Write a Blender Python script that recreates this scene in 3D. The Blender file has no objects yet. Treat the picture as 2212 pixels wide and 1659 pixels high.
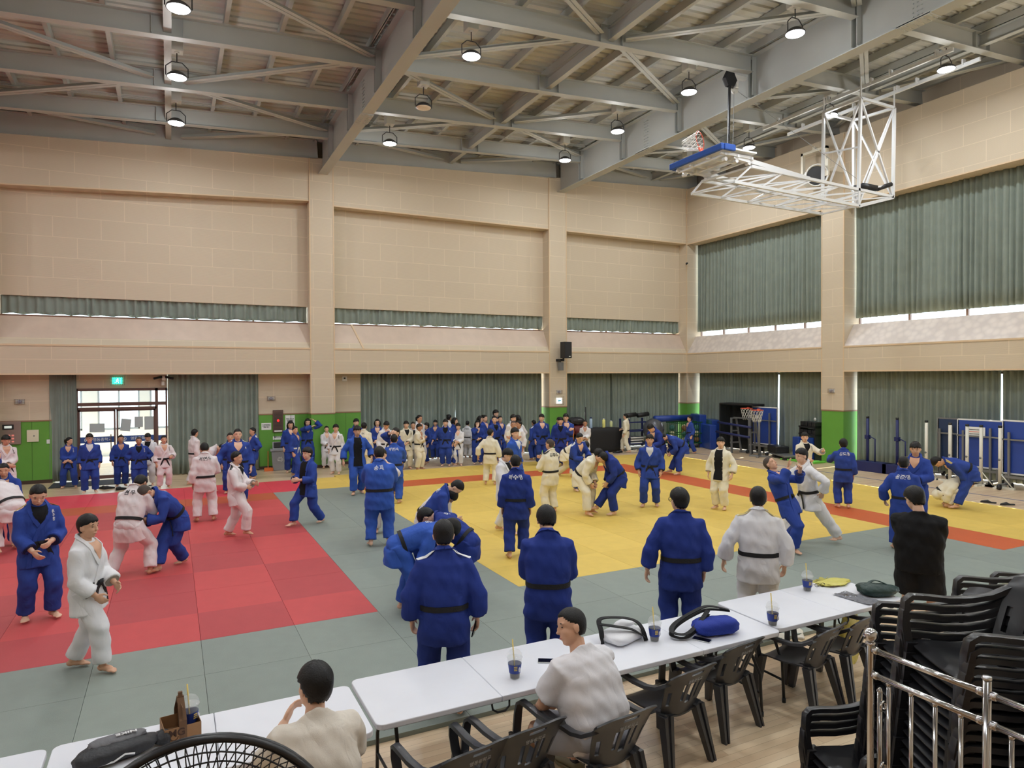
import bpy, bmesh, math, random
import numpy as np
from math import sin, cos, pi, radians as rad, sqrt
from mathutils import Vector, Matrix
C = bpy.context.scene.collection
SC = bpy.context.scene
# ---------------- camera (23 mm equivalent phone lens, 3 m above the floor) ----------------
FPX = 1462.62
W, H = 2212, 1659
CZ = 3.0
yaw, pitch, roll = 0.46640892, -0.01237331, -0.0043998
_f = np.array([sin(yaw)*cos(pitch), cos(yaw)*cos(pitch), sin(pitch)])
_r = np.array([cos(yaw), -sin(yaw), 0.0])
_u = np.cross(_r, _f)
_r, _u = _r*cos(roll)+_u*sin(roll), _u*cos(roll)-_r*sin(roll)
cam = bpy.data.objects.new('camera', bpy.data.cameras.new('camera'))
C.objects.link(cam)
cam.matrix_world = Matrix(((_r[0], _u[0], -_f[0], 0), (_r[1], _u[1], -_f[1], 0), (_r[2], _u[2], -_f[2], CZ), (0, 0, 0, 1)))
cam.data.sensor_width = 36; cam.data.lens = FPX/W*36; cam.data.clip_end = 200; cam.data.clip_start = 0.05
SC.camera = cam
def ray(x, y): return _r*((x-W/2)/FPX)+_u*((H/2-y)/FPX)+_f
def FL(x, y, z=0.0):
    d = ray(x, y); t = (z-CZ)/d[2]; return Vector((d[0]*t, d[1]*t, z))
def AT(x, y, D):
    d = ray(x, y)*D; return Vector((d[0], d[1], d[2]+CZ))
def ONY(x, y, Y):
    d = ray(x, y); d = d*(Y/d[1]); return Vector((d[0], d[1], d[2]+CZ))
def ONX(x, y, X):
    d = ray(x, y); d = d*(X/d[0]); return Vector((d[0], d[1], d[2]+CZ))
def DEP(p): return float(np.dot(np.array(p)-np.array([0, 0, CZ]), _f))
# ---------------- world, sun, exposure ----------------
SC.view_settings.view_transform = 'Standard'; SC.view_settings.look = 'None'
SC.view_settings.exposure = 0.0; SC.view_settings.gamma = 1.0; SC.view_settings.use_curve_mapping = False
wd = bpy.data.worlds.new('World'); SC.world = wd; wd.use_nodes = True
wn = wd.node_tree; bg = wn.nodes['Background']
bg.inputs[0].default_value = (0.72, 0.88, 1.0, 1); bg.inputs[1].default_value = 4.0
sun = bpy.data.lights.new('sun', 'SUN'); sun.energy = 30; sun.angle = rad(0.5); sun.color = (1, .97, .9)
so = bpy.data.objects.new('sun', sun); C.objects.link(so)
so.rotation_euler = Vector((-.825, -.06, -1.0)).to_track_quat('-Z', 'Y').to_euler()
LAMP_W = 115
SC.cycles.use_denoising = True
SC.cycles.max_bounces = 6; SC.cycles.diffuse_bounces = 4; SC.cycles.glossy_bounces = 3; SC.cycles.transmission_bounces = 5
SC.cycles.transparent_max_bounces = 8; SC.cycles.caustics_reflective = False; SC.cycles.caustics_refractive = False
SC.cycles.sample_clamp_indirect = 6
# ---------------- materials ----------------
def lin(c): return tuple(((v/255)/12.92 if v/255 <= .04045 else ((v/255+.055)/1.055)**2.4) for v in c)
MATS = {}
def mat(name, rgb, rough=.6, metal=0, spec=.5, noise=0, nscale=8, bump=0, bscale=60, emit=0, trans=0, alpha=1, sheen=0, ecol=None):
    if name in MATS: return MATS[name]
    m = bpy.data.materials.new(name); m.use_nodes = True; MATS[name] = m
    nt = m.node_tree; b = nt.nodes['Principled BSDF']; c = lin(rgb)+(1,)
    b.inputs['Base Color'].default_value = c; b.inputs['Roughness'].default_value = rough
    b.inputs['Metallic'].default_value = metal; b.inputs['Specular IOR Level'].default_value = spec
    if trans: b.inputs['Transmission Weight'].default_value = trans; b.inputs['IOR'].default_value = 1.2
    if alpha < 1: b.inputs['Alpha'].default_value = alpha
    if emit: b.inputs['Emission Color'].default_value = lin(ecol or rgb)+(1,); b.inputs['Emission Strength'].default_value = emit
    if noise or bump:
        tc = nt.nodes.new('ShaderNodeTexCoord')
        if noise:
            n = nt.nodes.new('ShaderNodeTexNoise'); n.inputs['Scale'].default_value = nscale; n.inputs['Detail'].default_value = 4
            nt.links.new(tc.outputs['Object'], n.inputs['Vector'])
            mr = nt.nodes.new('ShaderNodeMapRange'); mr.inputs[1].default_value = .3; mr.inputs[2].default_value = .7
            mr.inputs[3].default_value = 1-noise; mr.inputs[4].default_value = 1+noise
            nt.links.new(n.outputs['Fac'], mr.inputs[0])
            mx = nt.nodes.new('ShaderNodeVectorMath'); mx.operation = 'SCALE'; mx.inputs[0].default_value = c[:3]
            nt.links.new(mr.outputs[0], mx.inputs['Scale']); nt.links.new(mx.outputs[0], b.inputs['Base Color'])
        if bump:
            n2 = nt.nodes.new('ShaderNodeTexNoise'); n2.inputs['Scale'].default_value = bscale; n2.inputs['Detail'].default_value = 3
            nt.links.new(tc.outputs['Object'], n2.inputs['Vector'])
            bp = nt.nodes.new('ShaderNodeBump'); bp.inputs['Strength'].default_value = bump; bp.inputs['Distance'].default_value = .02
            nt.links.new(n2.outputs['Fac'], bp.inputs['Height']); nt.links.new(bp.outputs[0], b.inputs['Normal'])
    return m
# ---------------- mesh helpers ----------------
class MB:
    def __init__(s): s.v = []; s.f = []; s.mi = []
    def add(s, vs, fs, mi=0):
        o = len(s.v); s.v += [tuple(v) for v in vs]; s.f += [tuple(i+o for i in f) for f in fs]; s.mi += [mi]*len(fs); return s
    def box(s, a, b, mi=0):
        x0, y0, z0 = a; x1, y1, z1 = b
        return s.add([(x0,y0,z0),(x1,y0,z0),(x1,y1,z0),(x0,y1,z0),(x0,y0,z1),(x1,y0,z1),(x1,y1,z1),(x0,y1,z1)],
                     [(0,3,2,1),(4,5,6,7),(0,1,5,4),(1,2,6,5),(2,3,7,6),(3,0,4,7)], mi)
    def prism(s, pts, ex, mi=0):                       # polygon (3D points) extruded by a vector
        n = len(pts); p = [Vector(q) for q in pts]; e = Vector(ex)
        return s.add(p+[q+e for q in p], [tuple(range(n))[::-1], tuple(range(n, 2*n))]+[(i, (i+1) % n, n+(i+1) % n, n+i) for i in range(n)], mi)
    def bar(s, a, b, w, h=None, up=(0, 0, 1), mi=0):    # rectangular bar between two points
        a, b = Vector(a), Vector(b); h = h or w; d = (b-a).normalized(); u = Vector(up)
        if abs(d.dot(u)) > .98: u = Vector((1, 0, 0))
        r = d.cross(u).normalized(); u = r.cross(d)
        q = [r*(-w/2)+u*(-h/2), r*(w/2)+u*(-h/2), r*(w/2)+u*(h/2), r*(-w/2)+u*(h/2)]
        return s.prism([a+k for k in q], b-a, mi)
    def tube(s, pts, rad_, n=10, mi=0, cap=True, closed=False):
        pts = [Vector(p) for p in pts]; k = len(pts)
        rs = rad_ if isinstance(rad_, (list, tuple)) else [rad_]*k
        vs = []; prev = None
        for i, p in enumerate(pts):
            a = pts[i-1] if (i or closed) else p; b = pts[(i+1) % k] if (i < k-1 or closed) else p
            d = (b-a).normalized() if (b-a).length > 1e-9 else Vector((0, 0, 1))
            if prev is None:
                u = Vector((0, 0, 1)) if abs(d.z) < .9 else Vector((1, 0, 0))
                prev = (u-d*u.dot(d)).normalized()
            else:
                prev = prev-d*prev.dot(d)
                prev = prev.normalized() if prev.length > 1e-6 else d.orthogonal().normalized()
            w = d.cross(prev)
            for j in range(n):
                t = 2*pi*j/n; vs.append(p+(prev*cos(t)+w*sin(t))*rs[i])
        fs = []
        for i in range(k if closed else k-1):
            for j in range(n):
                a, b = i*n+j, i*n+(j+1) % n; c, d = ((i+1) % k)*n+(j+1) % n, ((i+1) % k)*n+j
                fs.append((a, b, c, d))
        if cap and not closed: fs += [tuple(range(n))[::-1], tuple(range((k-1)*n, k*n))]
        return s.add(vs, fs, mi)
    def cyl(s, a, b, r, n=16, mi=0): return s.tube([a, b], r, n, mi)
    def lathe(s, prof, c=(0, 0, 0), n=24, mi=0, mtx=None):  # profile of (radius, z)
        vs = []; c = Vector(c)
        for r_, z_ in prof:
            for j in range(n):
                t = 2*pi*j/n; v = Vector((r_*cos(t), r_*sin(t), z_)); vs.append(c+(mtx @ v if mtx else v))
        k = len(prof); fs = [(i*n+j, i*n+(j+1) % n, (i+1)*n+(j+1) % n, (i+1)*n+j) for i in range(k-1) for j in range(n)]
        fs += [tuple(range(n))[::-1], tuple(range((k-1)*n, k*n))]
        return s.add(vs, fs, mi)
    def ell(s, c, r, n=12, m=8, mi=0, rot=None):         # ellipsoid
        vs = []; c = Vector(c); r = (r, r, r) if isinstance(r, (int, float)) else r
        for i in range(m+1):
            t = pi*i/m
            for j in range(n):
                p = 2*pi*j/n; q = Vector((r[0]*sin(t)*cos(p), r[1]*sin(t)*sin(p), r[2]*cos(t)))
                vs.append(c+(rot @ q if rot else q))
        fs = [(i*n+j, (i+1)*n+j, (i+1)*n+(j+1) % n, i*n+(j+1) % n) for i in range(m) for j in range(n)]
        return s.add(vs, fs, mi)
    def build(s, name, mats, parent=None, smooth=False, loc=None, bevel=0, weld=True):
        me = bpy.data.meshes.new(name); me.from_pydata([tuple(v) for v in s.v], [], s.f)
        for m in (mats if isinstance(mats, (list, tuple)) else [mats]): me.materials.append(m)
        if any(s.mi): me.polygons.foreach_set('material_index', s.mi)
        if weld:
            bm = bmesh.new(); bm.from_mesh(me); bmesh.ops.remove_doubles(bm, verts=bm.verts, dist=1e-5)
            bmesh.ops.recalc_face_normals(bm, faces=bm.faces); bm.to_mesh(me); bm.free()
        if smooth:
            me.polygons.foreach_set('use_smooth', [True]*len(me.polygons))
        me.update()
        o = bpy.data.objects.new(name, me); C.objects.link(o)
        if parent: o.parent = parent
        if loc: o.location = loc
        if bevel:
            b = o.modifiers.new('bevel', 'BEVEL'); b.width = bevel; b.segments = 2; b.limit_method = 'ANGLE'; b.angle_limit = rad(50)
        return o
def auto_smooth(o, ang=40):
    me = o.data; me.polygons.foreach_set('use_smooth', [True]*len(me.polygons)); me.set_sharp_from_angle(angle=rad(ang)); return o
def thing(name, label, cat, loc=(0, 0, 0), rz=0, group=None):
    o = bpy.data.objects.new(name, None); C.objects.link(o); o.empty_display_size = .1
    o.location = loc; o.rotation_euler = (0, 0, rz); tag(o, label, cat, group); return o
def tag(o, label=None, cat=None, group=None, kind=None):
    if label: o['label'] = label
    if cat: o['category'] = cat
    if group: o['group'] = group
    if kind: o['kind'] = kind
    return o
def struct(o): o['kind'] = 'structure'; return o
def dup(root, loc, rz=0, label=None, group=None, rot=None):
    r = root.copy(); C.objects.link(r); r.location = loc; r.rotation_euler = rot or (0, 0, rz)
    if label: r['label'] = label
    if group: r['group'] = group
    for ch in list(root.children):
        c = ch.copy(); C.objects.link(c); c.parent = r
        for g in list(ch.children):
            d = g.copy(); C.objects.link(d); d.parent = c
    return r
FONT = None
def text_mesh(txt, size, depth=.002, bold=0):
    cu = bpy.data.curves.new('lettering', 'FONT'); cu.body = txt; cu.size = size; cu.align_x = 'CENTER'; cu.align_y = 'CENTER'
    cu.extrude = depth; cu.offset = bold
    o = bpy.data.objects.new('lettering', cu); C.objects.link(o)
    dg = bpy.context.evaluated_depsgraph_get(); me = bpy.data.meshes.new_from_object(o.evaluated_get(dg))
    bpy.data.objects.remove(o); bpy.data.curves.remove(cu); return me
def text_obj(txt, size, m, parent, mtx, name='lettering', bold=0, depth=.002):
    me = text_mesh(txt, size, depth, bold); me.materials.clear(); me.materials.append(m)
    o = bpy.data.objects.new(name, me); C.objects.link(o); o.parent = parent; o.matrix_local = mtx; return o
# =====================================================================  ROOM
def wallmat(name, rgb, axis):
    m = bpy.data.materials.new(name); m.use_nodes = True; nt = m.node_tree; b = nt.nodes['Principled BSDF']; L = nt.links.new
    g = nt.nodes.new('ShaderNodeNewGeometry'); sx = nt.nodes.new('ShaderNodeSeparateXYZ'); L(g.outputs['Position'], sx.inputs[0])
    cb = nt.nodes.new('ShaderNodeCombineXYZ'); L(sx.outputs[axis], cb.inputs[0]); L(sx.outputs[2], cb.inputs[1])
    br = nt.nodes.new('ShaderNodeTexBrick'); L(cb.outputs[0], br.inputs['Vector'])
    br.inputs['Scale'].default_value = 1; br.inputs['Brick Width'].default_value = 1.19; br.inputs['Row Height'].default_value = .585
    br.inputs['Mortar Size'].default_value = .009; br.inputs['Mortar Smooth'].default_value = .2
    c = lin(rgb); br.inputs['Color1'].default_value = c+(1,); br.inputs['Color2'].default_value = tuple(x*.97 for x in c)+(1,)
    br.inputs['Mortar'].default_value = tuple(min(1, x*1.17) for x in c)+(1,)
    wv = nt.nodes.new('ShaderNodeTexWave'); wv.wave_type = 'BANDS'; wv.bands_direction = 'Y'; wv.inputs['Scale'].default_value = 13; wv.inputs['Distortion'].default_value = .5
    L(cb.outputs[0], wv.inputs['Vector'])
    mx = nt.nodes.new('ShaderNodeMix'); mx.data_type = 'RGBA'; mx.blend_type = 'MULTIPLY'; mx.inputs[0].default_value = .07
    L(br.outputs['Color'], mx.inputs[6]); L(wv.outputs['Color'], mx.inputs[7]); L(mx.outputs[2], b.inputs['Base Color'])
    bp = nt.nodes.new('ShaderNodeBump'); bp.inputs['Strength'].default_value = .15; bp.inputs['Distance'].default_value = .01
    L(wv.outputs['Color'], bp.inputs['Height']); L(bp.outputs[0], b.inputs['Normal']); b.inputs['Roughness'].default_value = .62; b.inputs['Specular IOR Level'].default_value = .35
    return m
TAN = (209, 195, 173)
M_wx = wallmat('wall_panel_x', TAN, 0); M_wy = wallmat('wall_panel_y', TAN, 1)
M_trim = mat('wall_trim', (214, 190, 158), .55)
M_sill = mat('sill_board', (205, 186, 170), .45, noise=.05, nscale=3)
M_green = mat('green_panel', (98, 158, 62), .5, noise=.04, nscale=2)
M_base = mat('dark_baseboard', (70, 52, 44), .5)
M_steel = mat('painted_steel', (176, 179, 176), .5, noise=.03, nscale=1.5)
M_deck = mat('roof_deck', (196, 197, 190), .5, noise=.04, nscale=2)
def floormat():
    m = bpy.data.materials.new('maple_floor'); m.use_nodes = True; nt = m.node_tree; b = nt.nodes['Principled BSDF']; L = nt.links.new
    g = nt.nodes.new('ShaderNodeNewGeometry')
    br = nt.nodes.new('ShaderNodeTexBrick'); L(g.outputs['Position'], br.inputs['Vector']); br.inputs['Scale'].default_value = 1
    br.inputs['Brick Width'].default_value = 1.3; br.inputs['Row Height'].default_value = .075; br.inputs['Mortar Size'].default_value = .0012
    br.offset = .37; br.inputs['Color1'].default_value = lin((226, 203, 170))+(1,); br.inputs['Color2'].default_value = lin((205, 176, 142))+(1,)
    br.inputs['Mortar'].default_value = lin((150, 122, 95))+(1,); br.inputs['Bias'].default_value = -.1
    n = nt.nodes.new('ShaderNodeTexNoise'); n.inputs['Scale'].default_value = 2.5; n.inputs['Detail'].default_value = 5
    mp = nt.nodes.new('ShaderNodeMapping'); mp.inputs['Scale'].default_value = (.35, 3, 1); L(g.outputs['Position'], mp.inputs[0]); L(mp.outputs[0], n.inputs['Vector'])
    mx = nt.nodes.new('ShaderNodeMix'); mx.data_type = 'RGBA'; mx.blend_type = 'OVERLAY'; mx.inputs[0].default_value = .22
    L(br.outputs['Color'], mx.inputs[6]); L(n.outputs['Color'], mx.inputs[7])
    # keep the wood hue: use the noise value only
    bw = nt.nodes.new('ShaderNodeRGBToBW'); L(n.outputs['Color'], bw.inputs[0]); L(bw.outputs[0], mx.inputs[7])
    L(mx.outputs[2], b.inputs['Base Color']); b.inputs['Roughness'].default_value = .3; b.inputs['Specular IOR Level'].default_value = .45
    return m
M_floor = floormat()
XL, YB = -13.6, -6.0                       # far left wall, wall behind the photographer
YF, YR = 22.65, 23.15                      # front plane of the back wall's pilasters, plane of its recesses
XF, XR = 19.84, 20.35                      # the same for the right wall
def zt(x): return 9.878+.0567*x            # top of the tan wall (roof pitch)
def zb(x): return 9.995+.0567*x            # underside of the roof beams
struct(MB().box((XL-1, YB-1, -.2), (XR+1.2, 33, 0)).build('floor', M_floor))
# ---- back wall
def slab(mb, x0, x1, y0, y1, z0, z1, mi=0):  # z1 may be a function of x
    a, b = (z1(x0), z1(x1)) if callable(z1) else (z1, z1); c, d = (z0(x0), z0(x1)) if callable(z0) else (z0, z0)
    mb.prism([(x0, y0, c), (x1, y0, d), (x1, y0, b), (x0, y0, a)], (0, y1-y0, 0), mi)
w = MB()
PIL = [(-5.0, -4.25), (4.07, 4.83), (13.03, 13.79), (19.84, 20.9)]
for a, b in PIL: slab(w, a, b, YF, 24, 1.8, zt)
BAYS = [(-13.6, -5.0), (-4.25, 4.07), (4.83, 13.03), (13.79, 19.84)]
z2 = lambda x: 8.50+.0556*(x-.1)
for i, (a, b) in enumerate(BAYS):
    slab(w, a, b, YF+.03, 24, (z2 if i < 2 else 8.63), zt)            # hanging band under the roof
    slab(w, a, b, YR, 23.32, 5.31, 9.2)                              # recessed wall
    w.prism([(a, YF, 3.1), (a, YF, 3.9), (a, YR, 4.74), (a, YR+.05, 4.74), (a, YR+.05, 3.1)], (b-a, 0, 0))   # lower band with the sloping ledge
slab(w, -13.6, -3.05, YR, 23.4, 1.8, 3.2); slab(w, -2.47, -.11, YR+.05, 23.4, 2.67, 3.2); slab(w, 2.5, 4.07, YR, 23.4, 1.8, 3.2); slab(w, 4.83, 5.82, YR, 23.4, 1.8, 3.2)
w.box((-13.6, 23.55, -.1), (-3.05, 23.65, 3.2)); w.box((-.1, 23.55, 0), (4.3, 23.65, 3.2)); w.box((5.8, 23.9, 3.0), (20, 24, 3.2)); w.box((-13.6, 23.6, 5.5), (21, 24, 12.5))
struct(w.build('wall_back', M_wx))
g = MB()
for a, b in PIL[:3]: g.box((a, YF, 0), (b, 24, 1.78))
for a, b in ((-13.6, -3.05), (2.5, 4.07), (4.83, 5.82)): g.box((a, YR, 0), (b, 23.4, 1.78))
g.box((19.84, YF, 0), (20.9, 24, 1.78))
for k in range(24):                                                   # panel joints
    x = -13.4+k*.47
    if x < -3.1: g.box((x, YR-.004, .1), (x+.012, YR, 1.77), 1)
for x in (2.98, 3.5, 5.3): g.box((x, YR-.004, .1), (x+.012, YR, 1.77), 1)
struct(g.build('wall_back_dado', [M_green, mat('green_joint', (74, 120, 48), .6)]))
t = MB()
for a, b in PIL[:3]+[(19.84, 20.9)]: t.box((a-.01, YF-.012, 1.76), (b+.01, 23.3, 1.80))
for a, b in ((-13.6, -3.05), (2.5, 4.07), (4.83, 5.82)): t.box((a, YR-.012, 1.76), (b, 23.2, 1.80))
struct(t.build('trim_1', mat('dado_cap', (150, 118, 92), .5)))
t = MB()
for a, b in BAYS:
    t.box((a, YF-.015, 3.08), (b, YF+.01, 3.125)); t.box((a, YF-.015, 3.885), (b, YF+.05, 3.935))
for a, b in BAYS[2:]: t.box((a, YF+.01, 8.61), (b, YF+.05, 8.65))
for a, b in BAYS[:2]: t.prism([(a, YF+.01, z2(a)-.02), (b, YF+.01, z2(b)-.02), (b, YF+.01, z2(b)+.02), (a, YF+.01, z2(a)+.02)], (0, .04, 0))
for a, b in PIL[:3]:
    for x in (a, b): t.box((x-.018, YF-.008, 1.8), (x+.018, YF+.03, zt(x)-.02))
t.box((XF-.02, YF-.01, 1.8), (XF+.012, YF+.01, 10.9))
t.prism([(5.78, YF+.01, 3.93), (5.84, YF+.01, 3.93), (5.55, YR-.01, 4.75), (5.49, YR-.01, 4.75)], (0, 0, .025))
struct(t.build('trim_2', M_trim))
s = MB()
for a, b in BAYS: s.prism([(a, YF+.02, 3.93), (a, YR, 4.752), (a, YR, 4.73), (a, YF+.02, 3.905)], (b-a, 0, 0))
struct(s.build('trim_3', M_sill))
t = MB()
for a, b in BAYS: t.box((a, YR-.01, 4.73), (b, YR+.03, 4.765))
struct(t.build('trim_4', mat('brown_sill_edge', (120, 84, 66), .5)))
b_ = MB()
for a, b in ((-13.6, -3.05), (2.5, 4.07), (4.83, 5.82)): b_.box((a, YR-.015, 0), (b, YR, .1))
for a, b in PIL[:3]: b_.box((a-.01, YF-.015, 0), (b+.01, YF, .1)); b_.box((a-.012, YF, 0), (a, YR, .1)); b_.box((b, YF, 0), (b+.012, YR, .1))
struct(b_.build('baseboard_back', M_base))
# ---- right wall
w = MB()
PR = [(15.055, 15.893), (5.6, 6.45), (-6.1, -3.2)]
BR = [(15.893, YF), (6.45, 15.055), (-3.2, 5.6)]
for a, b in PR: w.box((XF, a, 1.8), (20.75, b, 10.96))
for a, b in BR:
    w.box((XF+.03, a, 8.6), (20.75, b, 10.96))
    w.prism([(XF, a, 3.1), (XF, a, 3.9), (XR, a, 4.645), (20.42, a, 4.645), (20.42, a, 3.1)], (0, b-a, 0))
w.box((20.75, YB, 9.0), (20.85, 24, 12.5)); w.box((20.62, YB, 3.0), (20.75, 24, 4.58))
struct(w.build('wall_right', M_wy))
g = MB()
for a, b in PR: g.box((XF, a, 0), (20.75, b, 1.78))
struct(g.build('wall_right_dado', M_green))
t = MB()
for a, b in PR: t.box((XF-.012, a-.01, 1.76), (20.6, b+.01, 1.80))
struct(t.build('trim_5', MATS['dado_cap']))
t = MB()
for a, b in BR:
    t.box((XF-.015, a, 3.08), (XF+.01, b, 3.125)); t.box((XF-.015, a, 3.885), (XF+.05, b, 3.935)); t.box((XF+.01, a, 8.58), (XF+.05, b, 8.62))
for a, b in PR:
    for y in (a, b): t.box((XF-.008, y-.018, 1.8), (XF+.03, y+.018, 10.9))
struct(t.build('trim_6', M_trim))
s = MB()
for a, b in BR: s.prism([(XF+.02, a, 3.93), (XR, a, 4.66), (XR, a, 4.635), (XF+.02, a, 3.905)], (0, b-a, 0))
def sillmat():
    m = bpy.data.materials.new('mottled_sill'); m.use_nodes = True; nt = m.node_tree; b = nt.nodes['Principled BSDF']; L = nt.links.new
    g = nt.nodes.new('ShaderNodeNewGeometry'); n = nt.nodes.new('ShaderNodeTexVoronoi'); n.inputs['Scale'].default_value = 5; L(g.outputs['Position'], n.inputs['Vector'])
    r = nt.nodes.new('ShaderNodeValToRGB'); r.color_ramp.elements[0].position = .25; r.color_ramp.elements[1].position = .7
    r.color_ramp.elements[0].color = lin((222, 212, 204))+(1,); r.color_ramp.elements[1].color = lin((206, 196, 190))+(1,)
    L(n.outputs['Distance'], r.inputs[0]); L(r.outputs[0], b.inputs['Base Color']); b.inputs['Roughness'].default_value = .4; return m
struct(s.build('trim_7', sillmat()))
# window frames and panes behind the curtains of the right wall
M_alu = mat('window_frame', (120, 96, 86), .4)
M_glass = mat('glass', (225, 240, 242), .05, alpha=.12)
for i, (a, b) in enumerate(BR):
    for j, (z0, z1) in enumerate(((4.60, 8.9), (.05, 3.05))):
        f = MB(); f.box((20.62, a, z0), (20.7, b, z0+.06)); f.box((20.62, a, z1-.06), (20.7, b, z1))
        n = 5
        for k in range(n+1): y = a+(b-a)*k/n; f.box((20.62, y-.03, z0), (20.7, y+.03, z1))
        fo = struct(f.build('window_%d' % (i*2+j+1), M_alu))
        MB().box((20.655, a, z0+.06), (20.665, b, z1-.06)).build('pane', M_glass, fo)
for i, (a, b) in enumerate(BAYS[1:]):
    f = MB(); f.box((a, 23.42, 4.7), (b, 23.5, 4.8)); f.box((a, 23.42, 5.3), (b, 23.5, 5.4)); [f.box((a+(b-a)*k/5-.03, 23.42, 4.8), (a+(b-a)*k/5+.03, 23.5, 5.3)) for k in range(6)]
    fo = struct(f.build('window_%d' % (7+i), M_alu)); MB().box((a, 23.45, 4.8), (b, 23.455, 5.3)).build('pane', M_glass, fo)
    if i > 0:
        a = 5.82 if i == 1 else a
        f = MB(); f.box((a, 23.42, .05), (b, 23.5, .12)); f.box((a, 23.42, 2.98), (b, 23.5, 3.05)); [f.box((a+(b-a)*k/5-.03, 23.42, .12), (a+(b-a)*k/5+.03, 23.5, 2.98)) for k in range(6)]
        fo = struct(f.build('window_%d' % (10+i), M_alu)); MB().box((a, 23.45, .12), (b, 23.455, 2.98)).build('pane', M_glass, fo)
# ---- walls outside the picture
struct(MB().box((XL-.2, YB, 0), (XL, 24, 10)).build('wall_left', M_wy))
struct(MB().box((XL, YB-.2, 0), (XR+.4, YB, 11.2)).build('wall_front', M_wx))
# ---- stage and its steps, under the photographer
struct(MB().box((XL, YB, 0), (1.85, 1.95, 1.4)).box((1.85, YB, 0), (2.72, 1.95, .95)).build('floor_stage', mat('stage_board', (150, 118, 84), .5)))
# ---- roof: girders, beams, purlins, braces, deck
GX = [-4.5, 4.5, 13.55]
YBM = [-4.2, -1.4, 1.4, 4.2, 7.05, 9.9, 12.87, 15.73, 18.5, 21.03]
YN = YBM+[YF+.1]
def ibeam(mb, a, b, w_, h_, tf=.014, tw=.012):          # a, b: bottom centre line
    a, b = Vector(a), Vector(b); z = Vector((0, 0, 1))
    mb.bar(a+z*tf/2, b+z*tf/2, w_, tf); mb.bar(a+z*(h_-tf/2), b+z*(h_-tf/2), w_, tf); mb.bar(a+z*h_/2, b+z*h_/2, tw, h_-2*tf)
for x in GX:
    m = MB(); z0 = {-4.5: 9.12, 4.5: 9.61, 13.55: 10.08}[x]
    top = zb(x)+.43
    ibeam(m, (x, YB, z0+.15 if x < 13 else z0+.04), (x, YF-.005, z0), .30 if x < 13 else .34, top-z0, .02, .014)
    for y in YBM:
        for s in (-1, 1): m.box((x+s*.01, y-.05, z0+.1), (x+s*.15, y-.035, top-.03)); m.box((x+s*.01, y+.09, z0+.1), (x+s*.15, y+.105, top-.03))
    for yy in (17.35, 8.6):
        m.box((x-.17, yy-.35, z0+.02-.06+(.05 if x < 13 else .045)), (x+.17, yy+.35, z0+.06))
        for s in (-1, 1):
            for k in range(6):
                for q in (0, 1, 2): m.box((x+s*(.05+.04*q)-.011, yy-.3+k*.12-.011, z0-.005), (x+s*(.05+.04*q)+.011, yy-.3+k*.12+.011, z0+.06))
        for s in (-1, 1):
            for k in range(3):
                for q in range(10): m.box((x+s*.007, yy-.1+k*.09, z0+.15+q*.09), (x+s*.03, yy-.08+k*.09, z0+.172+q*.09))
    struct(m.build('ceiling_girder', M_steel))
SP = [(-13.5, -4.65), (-4.35, 4.35), (4.65, 13.4), (13.7, 20.5)]
for y in YN:
    for a, b in SP:
        m = MB(); h = .43
        ibeam(m, (a, y, zb(a) if y < 22 else zt(a)-.02), (b, y, zb(b) if y < 22 else zt(b)-.02), .2, h if y < 22 else .62); struct(m.build('ceiling_beam', M_steel))
PX_ = []
for k in range(-13, 16):
    x = 4.5+1.128*k
    if XL < x < 20.6 and all(abs(x-g) > .25 for g in GX): PX_.append(x)
for x in PX_:
    m = MB(); z = zb(x)+.43; m.box((x-.045, YB, z), (x+.045, 23.2, z+.2)); struct(m.build('ceiling_purlin', M_steel))
for x in GX:
    for s in (-.28, .28):
        m = MB(); z = zb(x)+.43; m.box((x+s-.035, YB, z), (x+s+.035, 23.2, z+.02)); m.box((x+s-.01, YB, z), (x+s+.01, 23.2, z+.22)); struct(m.build('ceiling_purlin', M_steel))
MIDX = [-9.0, 0.0, 9.02, 18.05]
for x in MIDX:
    for i in range(len(YN)-1):
        m = MB(); ibeam(m, (x, YN[i]+.02, zb(x)+.1), (x, YN[i+1]-.02, zb(x)+.1), .15, .3)
        for s in (-1, 1): m.box((x-.3 if s < 0 else x+.29, YN[i]-.09, zb(x)+.02), (x-.29 if s < 0 else x+.3, YN[i]+.09, zb(x)+.41))
        struct(m.build('ceiling_strut', M_steel))
gidx = lambda i: i % 2 == 1                        # girder nodes sit at every other beam (15.73, 9.9, ...)
for b, x in enumerate(MIDX):
    for gx in ([-13.5, -4.5], [-4.5, 4.5], [4.5, 13.55], [13.55, 20.4])[b]:
        for i in range(len(YN)-1):
            ia, ib = (i, i+1) if gidx(i) else (i+1, i)
            s = 1 if gx < x else -1; ga = gx+s*.25
            A = Vector((ga, YN[ia]+(.12 if ib > ia else -.12), zb(ga)+.2)); B = Vector((x-s*.35, YN[ib]-(.12 if ib > ia else -.12), zb(x)+.16))
            m = MB(); d = (B-A).normalized(); n = d.cross(Vector((0, 0, 1))).normalized()
            for q in (-1, 1): m.bar(A+n*.055*q, B+n*.055*q, .09, .012); m.bar(A+n*.012*q+Vector((0, 0, .05)), B+n*.012*q+Vector((0, 0, .05)), .01, .1)
            struct(m.build('ceiling_brace', M_steel))
m = MB(); ys = np.arange(YB, 23.6, .25); prof = []
for y in ys: prof += [(y, .0), (y+.16, .0), (y+.18, .045), (y+.23, .045)]
vs = []; fs = []
for x in (XL, 21.0):
    for y, dz in prof: vs.append((x, y, zb(x)+.655+dz))
n = len(prof)
for i in range(n-1): fs.append((i, i+1, n+i+1, n+i))
m.add(vs, fs); o = 2*n
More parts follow.
